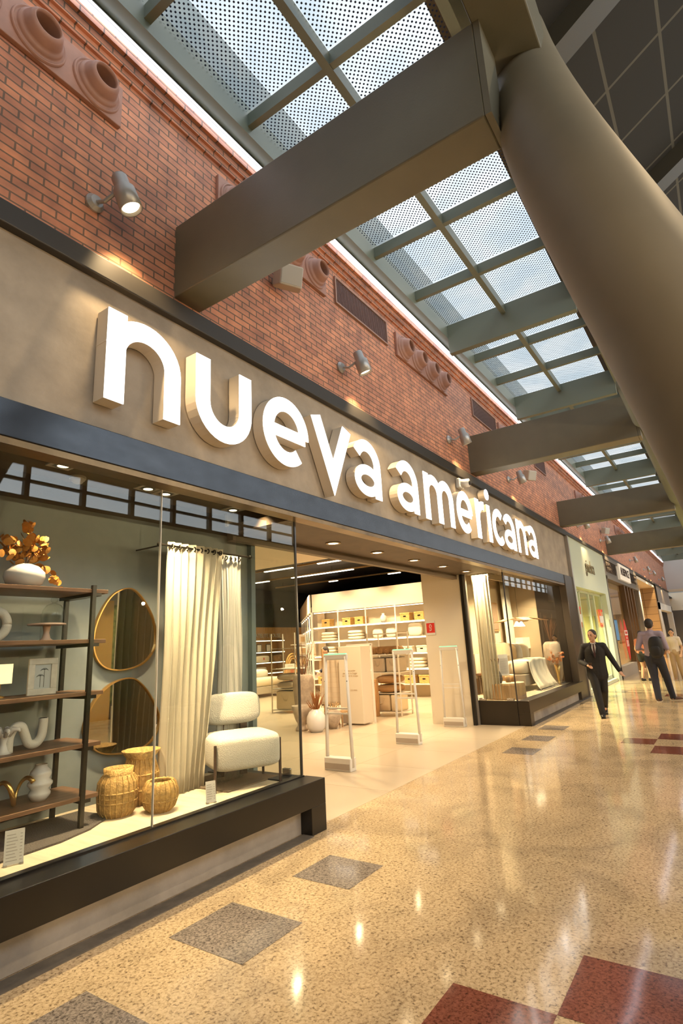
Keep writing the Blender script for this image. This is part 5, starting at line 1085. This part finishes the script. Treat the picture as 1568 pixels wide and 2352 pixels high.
def person(label, loc, rz, S, top, legs, sh, J, skin=SKIN, coat=False, sleeve=1.0, shorts=False, yaw=0, pitch=0, long=False, shirt=None, female=False, foot_out=0):
    """J: joints in metres for a 1.75 m figure. forward = +Y, right = +X"""
    t = thing('person', label, 'person', loc, rz=rz); t.scale = (S, S, S)
    V = lambda k: Vector(J[k])
    hip, chest, neck = V('hip'), V('chest'), V('neck'); hw = .095; sw = .185 if not female else .165
    rh, lh = hip+Vector((hw, 0, -.03)), hip+Vector((-hw, 0, -.03)); rs, ls = chest+Vector((sw, 0, .10)), chest+Vector((-sw, 0, .10))
    b = MB()
    limb(b, [hip, (hip+chest)/2, chest], [.115, .105, .12], 1.15, .85); limb(b, [chest+Vector((0, 0, .08)), neck], [.09, .05]); limb(b, [neck, V('head')], [.052, .05])
    for h, k, f in ((rh, 'rk', 'rf'), (lh, 'lk', 'lf')): limb(b, [h, V(k), V(f)+Vector((0, 0, .08))], [.082, .054, .036]); limb(b, [V(f)+Vector((0, -.03, .05)), V(f)+Vector((0, .12, .03))], [.035, .028])
    for s_2, e, w, sd in ((rs, 're', 'rw', 1), (ls, 'le', 'lw', -1)): limb(b, [s_2, V(e), V(w)], [.05, .038, .026]); hand(b, V(w), V(w)-V(e)+Vector(J.get(w+'d', (0, 0, 0))), sd, .6)
    Mh = head(b, V('head')+Vector((0, .01, .02)), yaw, pitch)
    body = b.build('body', skin, t); remesh(body, .0085, 3)
    face(t, Mh, long=long)
    # trousers
    m = MB(); limb(m, [hip+Vector((0, 0, .06)), hip+Vector((0, 0, -.02))], [.135, .14], 1.12, .9)
    for h, k, f in ((rh, 'rk', 'rf'), (lh, 'lk', 'lf')):
        if shorts: e = h+(V(k)-h)*.45; limb(m, [h, e], [.105, .098])
        else: limb(m, [h, V(k), V(f)+Vector((0, -.01, .07))], [.105, .078, .062])
    o = m.build('shorts' if shorts else 'trousers', legs, t); remesh(o, .012, 3)
    # top
    m = MB()
    if coat: limb(m, [hip+Vector((0, 0, -.14)), hip+Vector((0, 0, .12)), chest, chest+Vector((0, -.01, .07))], [.165, .155, .165, .13], 1.28, .80)
    else: limb(m, [hip+Vector((0, 0, .02)), hip+Vector((0, 0, .18)), chest, chest+Vector((0, 0, .08))], [.15, .138, .15, .12], 1.22, .8)
    limb(m, [rs, ls], [.075, .075]); limb(m, [chest+Vector((0, -.02, .10)), neck+Vector((0, -.015, -.02))], [.09, .062])
    for s_2, e, w in ((rs, 're', 'rw'), (ls, 'le', 'lw')):
        w2 = V(e)+(V(w)-V(e))*(.94 if sleeve > .9 else max(0, sleeve*2-1)); e2 = V(e)
        if sleeve <= .5: e2 = s_2+(V(e)-s_2)*sleeve*1.6; limb(m, [s_2, e2], [.068, .06])
        else: limb(m, [s_2, e2, w2], [.072, .056, .045])
    o = m.build('jacket' if coat else 'top', top, t); remesh(o, .011, 3)
    # shoes
    for f, a in (('rf', J.get('rt', 0)), ('lf', J.get('lt', 0))):
        m = MB(); q = V(f); M = Matrix.Translation(q) @ Matrix.Rotation(J.get(f+'z', 0), 4, 'Z') @ Matrix.Rotation(a, 4, 'X')
        m.ell((0, .07, .035), (.048, .125, .035), 20, 10, M, pw=.8); m.ell((0, -.02, .06), (.042, .05, .05), 16, 8, M); s = m.build('shoe', sh, t, smooth=True)
        MB().box(-.044, .044, -.06, .185, 0, .014, M).build('sole', mat('sole_pale', (.55, .5, .42), .6) if sh.name != 'black_shoe' else BLK, s, bevel=.012)
    if shirt:
        m = MB(); c = chest; m.prism([(-.05, .16), (.05, .16), (.055, .12), (.0, -.13), (-.055, .12)], .02, Matrix.Translation(c+Vector((0, .136, 0))) @ Matrix.Rotation(R(90), 4, 'X')); m.build('shirt_front', shirt, t)
        m = MB(); m.prism([(-.012, .125), (.012, .125), (.02, -.08), (0, -.125), (-.02, -.08)], .008, Matrix.Translation(c+Vector((0, .146, 0))) @ Matrix.Rotation(R(90), 4, 'X')); m.prism([(-.018, .15), (.018, .15), (.010, .12), (-.010, .12)], .012, Matrix.Translation(c+Vector((0, .148, 0))) @ Matrix.Rotation(R(90), 4, 'X')); m.build('necktie', mat('maroon_tie', (.05, .015, .015), .6), t)
        for k in (-1, 1):
            m = MB(); m.prism([(k*.03, .17), (k*.075, .12), (k*.07, .04), (k*.005, -.15), (k*.045, .08)], .014, Matrix.Translation(c+Vector((0, .150, 0))) @ Matrix.Rotation(R(90), 4, 'X')); m.build('lapel', top, t)
            m = MB(); m.prism([(k*.005, .0), (k*.05, .02), (k*.055, -.05)], .012, Matrix.Translation(neck+Vector((0, .075, -.01))) @ Matrix.Rotation(R(75), 4, 'X')); m.build('collar', shirt, t)
    return t
BSHOE = mat('black_shoe', (.012, .010, .010), .3); SUIT = mat('black_suit', (.009, .008, .009), .8, bump=.2, bscale=30); NAVY = mat('navy_cloth', (.022, .026, .045), .8, bump=.2, bscale=30)
J1 = dict(hip=(0, 0, .94), chest=(0, .02, 1.30), neck=(0, .03, 1.47), head=(0, .05, 1.60), rk=(.06, .16, .50), rf=(.02, .30, 0), lk=(-.08, .02, .50), lf=(-.05, -.32, .07), re=(.30, -.04, 1.09), rw=(.17, .22, 1.02), le=(-.32, -.05, 1.12), lw=(-.43, .05, .88), lt=-.45, rwd=(-.05, .04, .02))
pb = at(1388, 1648, 2, 0)
th = R(101.5)
man = person('man in a black suit and tie walking towards the camera holding a phone', (pb.x+.28, pb.y+.06, 0), th, 1.0, SUIT, SUIT, BSHOE, J1, skin=SKIN2, coat=True, yaw=R(-28+0), shirt=mat('white_shirt', (.75, .74, .72), .7), pitch=R(0))
hp = Matrix.Translation(man.location) @ Matrix.Rotation(th, 4, 'Z') @ Vector((.115, .325, 1.05))
t = thing('mobile_phone', 'dark mobile phone held by the man in the black suit', 'phone', hp, rz=th); MB().box(-.036, .036, -.07, .07, 0, .009, Matrix.Rotation(R(25), 4, 'X')).build('phone_body', BLK, t, bevel=.003); MB().box(-.032, .032, -.064, .064, .009, .0095, Matrix.Rotation(R(25), 4, 'X')).build('display', mat('phone_glass', (.03, .03, .035), .1), t)
J2 = dict(hip=(0, 0, .95), chest=(0, .03, 1.32), neck=(0, .04, 1.49), head=(0, .06, 1.61), rk=(.13, .06, .50), rf=(.17, -.12, .0), lk=(-.06, .04, .50), lf=(-.02, -.42, .0), re=(.27, .0, 1.12), rw=(.20, .22, 1.05), le=(-.29, -.02, 1.13), lw=(-.20, .20, 1.08), rfz=R(-60))
J2['lf'] = (-.05, .0, 0); J2['rf'] = (.16, .38, 0); J2['rk'] = (.13, .22, .50); J2['lk'] = (-.07, .05, .50)
pb2 = at(1520, 1612, 2, 0)
m2 = person('man with a black backpack and lilac shirt seen from behind', (pb2.x, pb2.y, 0), R(-95), 1.11, mat('lilac_shirt', (.36, .30, .37), .85, bump=.3, bscale=18), NAVY, mat('brown_sneaker', (.10, .045, .03), .6), J2, skin=SKIN2, sleeve=.65)
A = Matrix.Translation(m2.location) @ Matrix.Rotation(R(-95), 4, 'Z')
t = thing('backpack', 'black backpack worn on the right shoulder of the lilac shirted man', 'backpack', A @ Vector((.13, -.20, 1.14)), rz=R(-95)); BP = mat('backpack_black', (.012, .012, .014), .6, bump=.2)
MB().ell((0, -.09, .13), (.155, .11, .26), 24, 14, pw=.75).build('main_bag', BP, t, smooth=True); MB().ell((0, -.18, .04), (.11, .05, .13), 18, 10, pw=.7).build('front_pocket', BP, t, smooth=True)
MB().tube(smooth_path([(.04, -.03, .36), (.08, .10, .36), (.10, .28, .30), (.10, .30, .15), (.08, .1, -.05), (0, -.02, -.10)], 4), .018, 6, sx=1.6).build('shoulder_strap', BP, t); MB().tube([(-.12, -.02, -.05), (-.17, .03, -.2), (-.18, .02, -.34)], .009, 5).build('loose_strap', BP, t)
J3 = dict(hip=(0, 0, .93), chest=(0, .02, 1.28), neck=(0, .03, 1.44), head=(0, .06, 1.57), rk=(.09, .10, .49), rf=(.10, .02, 0), lk=(-.09, .05, .49), lf=(-.12, -.05, 0), re=(.24, .0, 1.08), rw=(.18, .2, .98), le=(-.24, .02, 1.08), lw=(-.20, .16, .86))
p3 = at(1486, 1564, 2, 0)
person('woman in black shorts partly hidden behind the backpack man', (p3.x, p3.y, 0), R(-110), .98, mat('coral_top', (.55, .20, .14), .8), mat('black_cloth', (.012, .012, .013), .8), BSHOE, J3, shorts=True, sleeve=.3, long=True, female=True)
p4_ = at(1561, 1561, 2, 0)
wm = person('woman in a pale blouse and beige trousers at the right picture edge', (p4_.x, p4_.y, 0), R(88), .99, mat('pale_blouse', (.66, .58, .50), .85), mat('beige_trousers', (.40, .29, .19), .85), mat('tan_sandal', (.35, .2, .12), .6), J3, sleeve=.4, long=True, female=True, pitch=R(-18))
p5_ = at(1512, 1556, 2, 0)
person('person in dark clothes mostly hidden behind the backpack', (p5_.x+.6, p5_.y, 0), R(-80), .95, mat('dark_blue_top', (.04, .05, .09), .8), mat('black_cloth', (.012, .012, .013), .8), BSHOE, J3, sleeve=.4, female=True)
st = at(757, 1620, 2, 0)
person('shop assistant in a navy top looking down, behind the first gate', (st.x, st.y, 0), R(60), .98, NAVY, NAVY, BSHOE, J3, sleeve=1.0, pitch=R(-22))
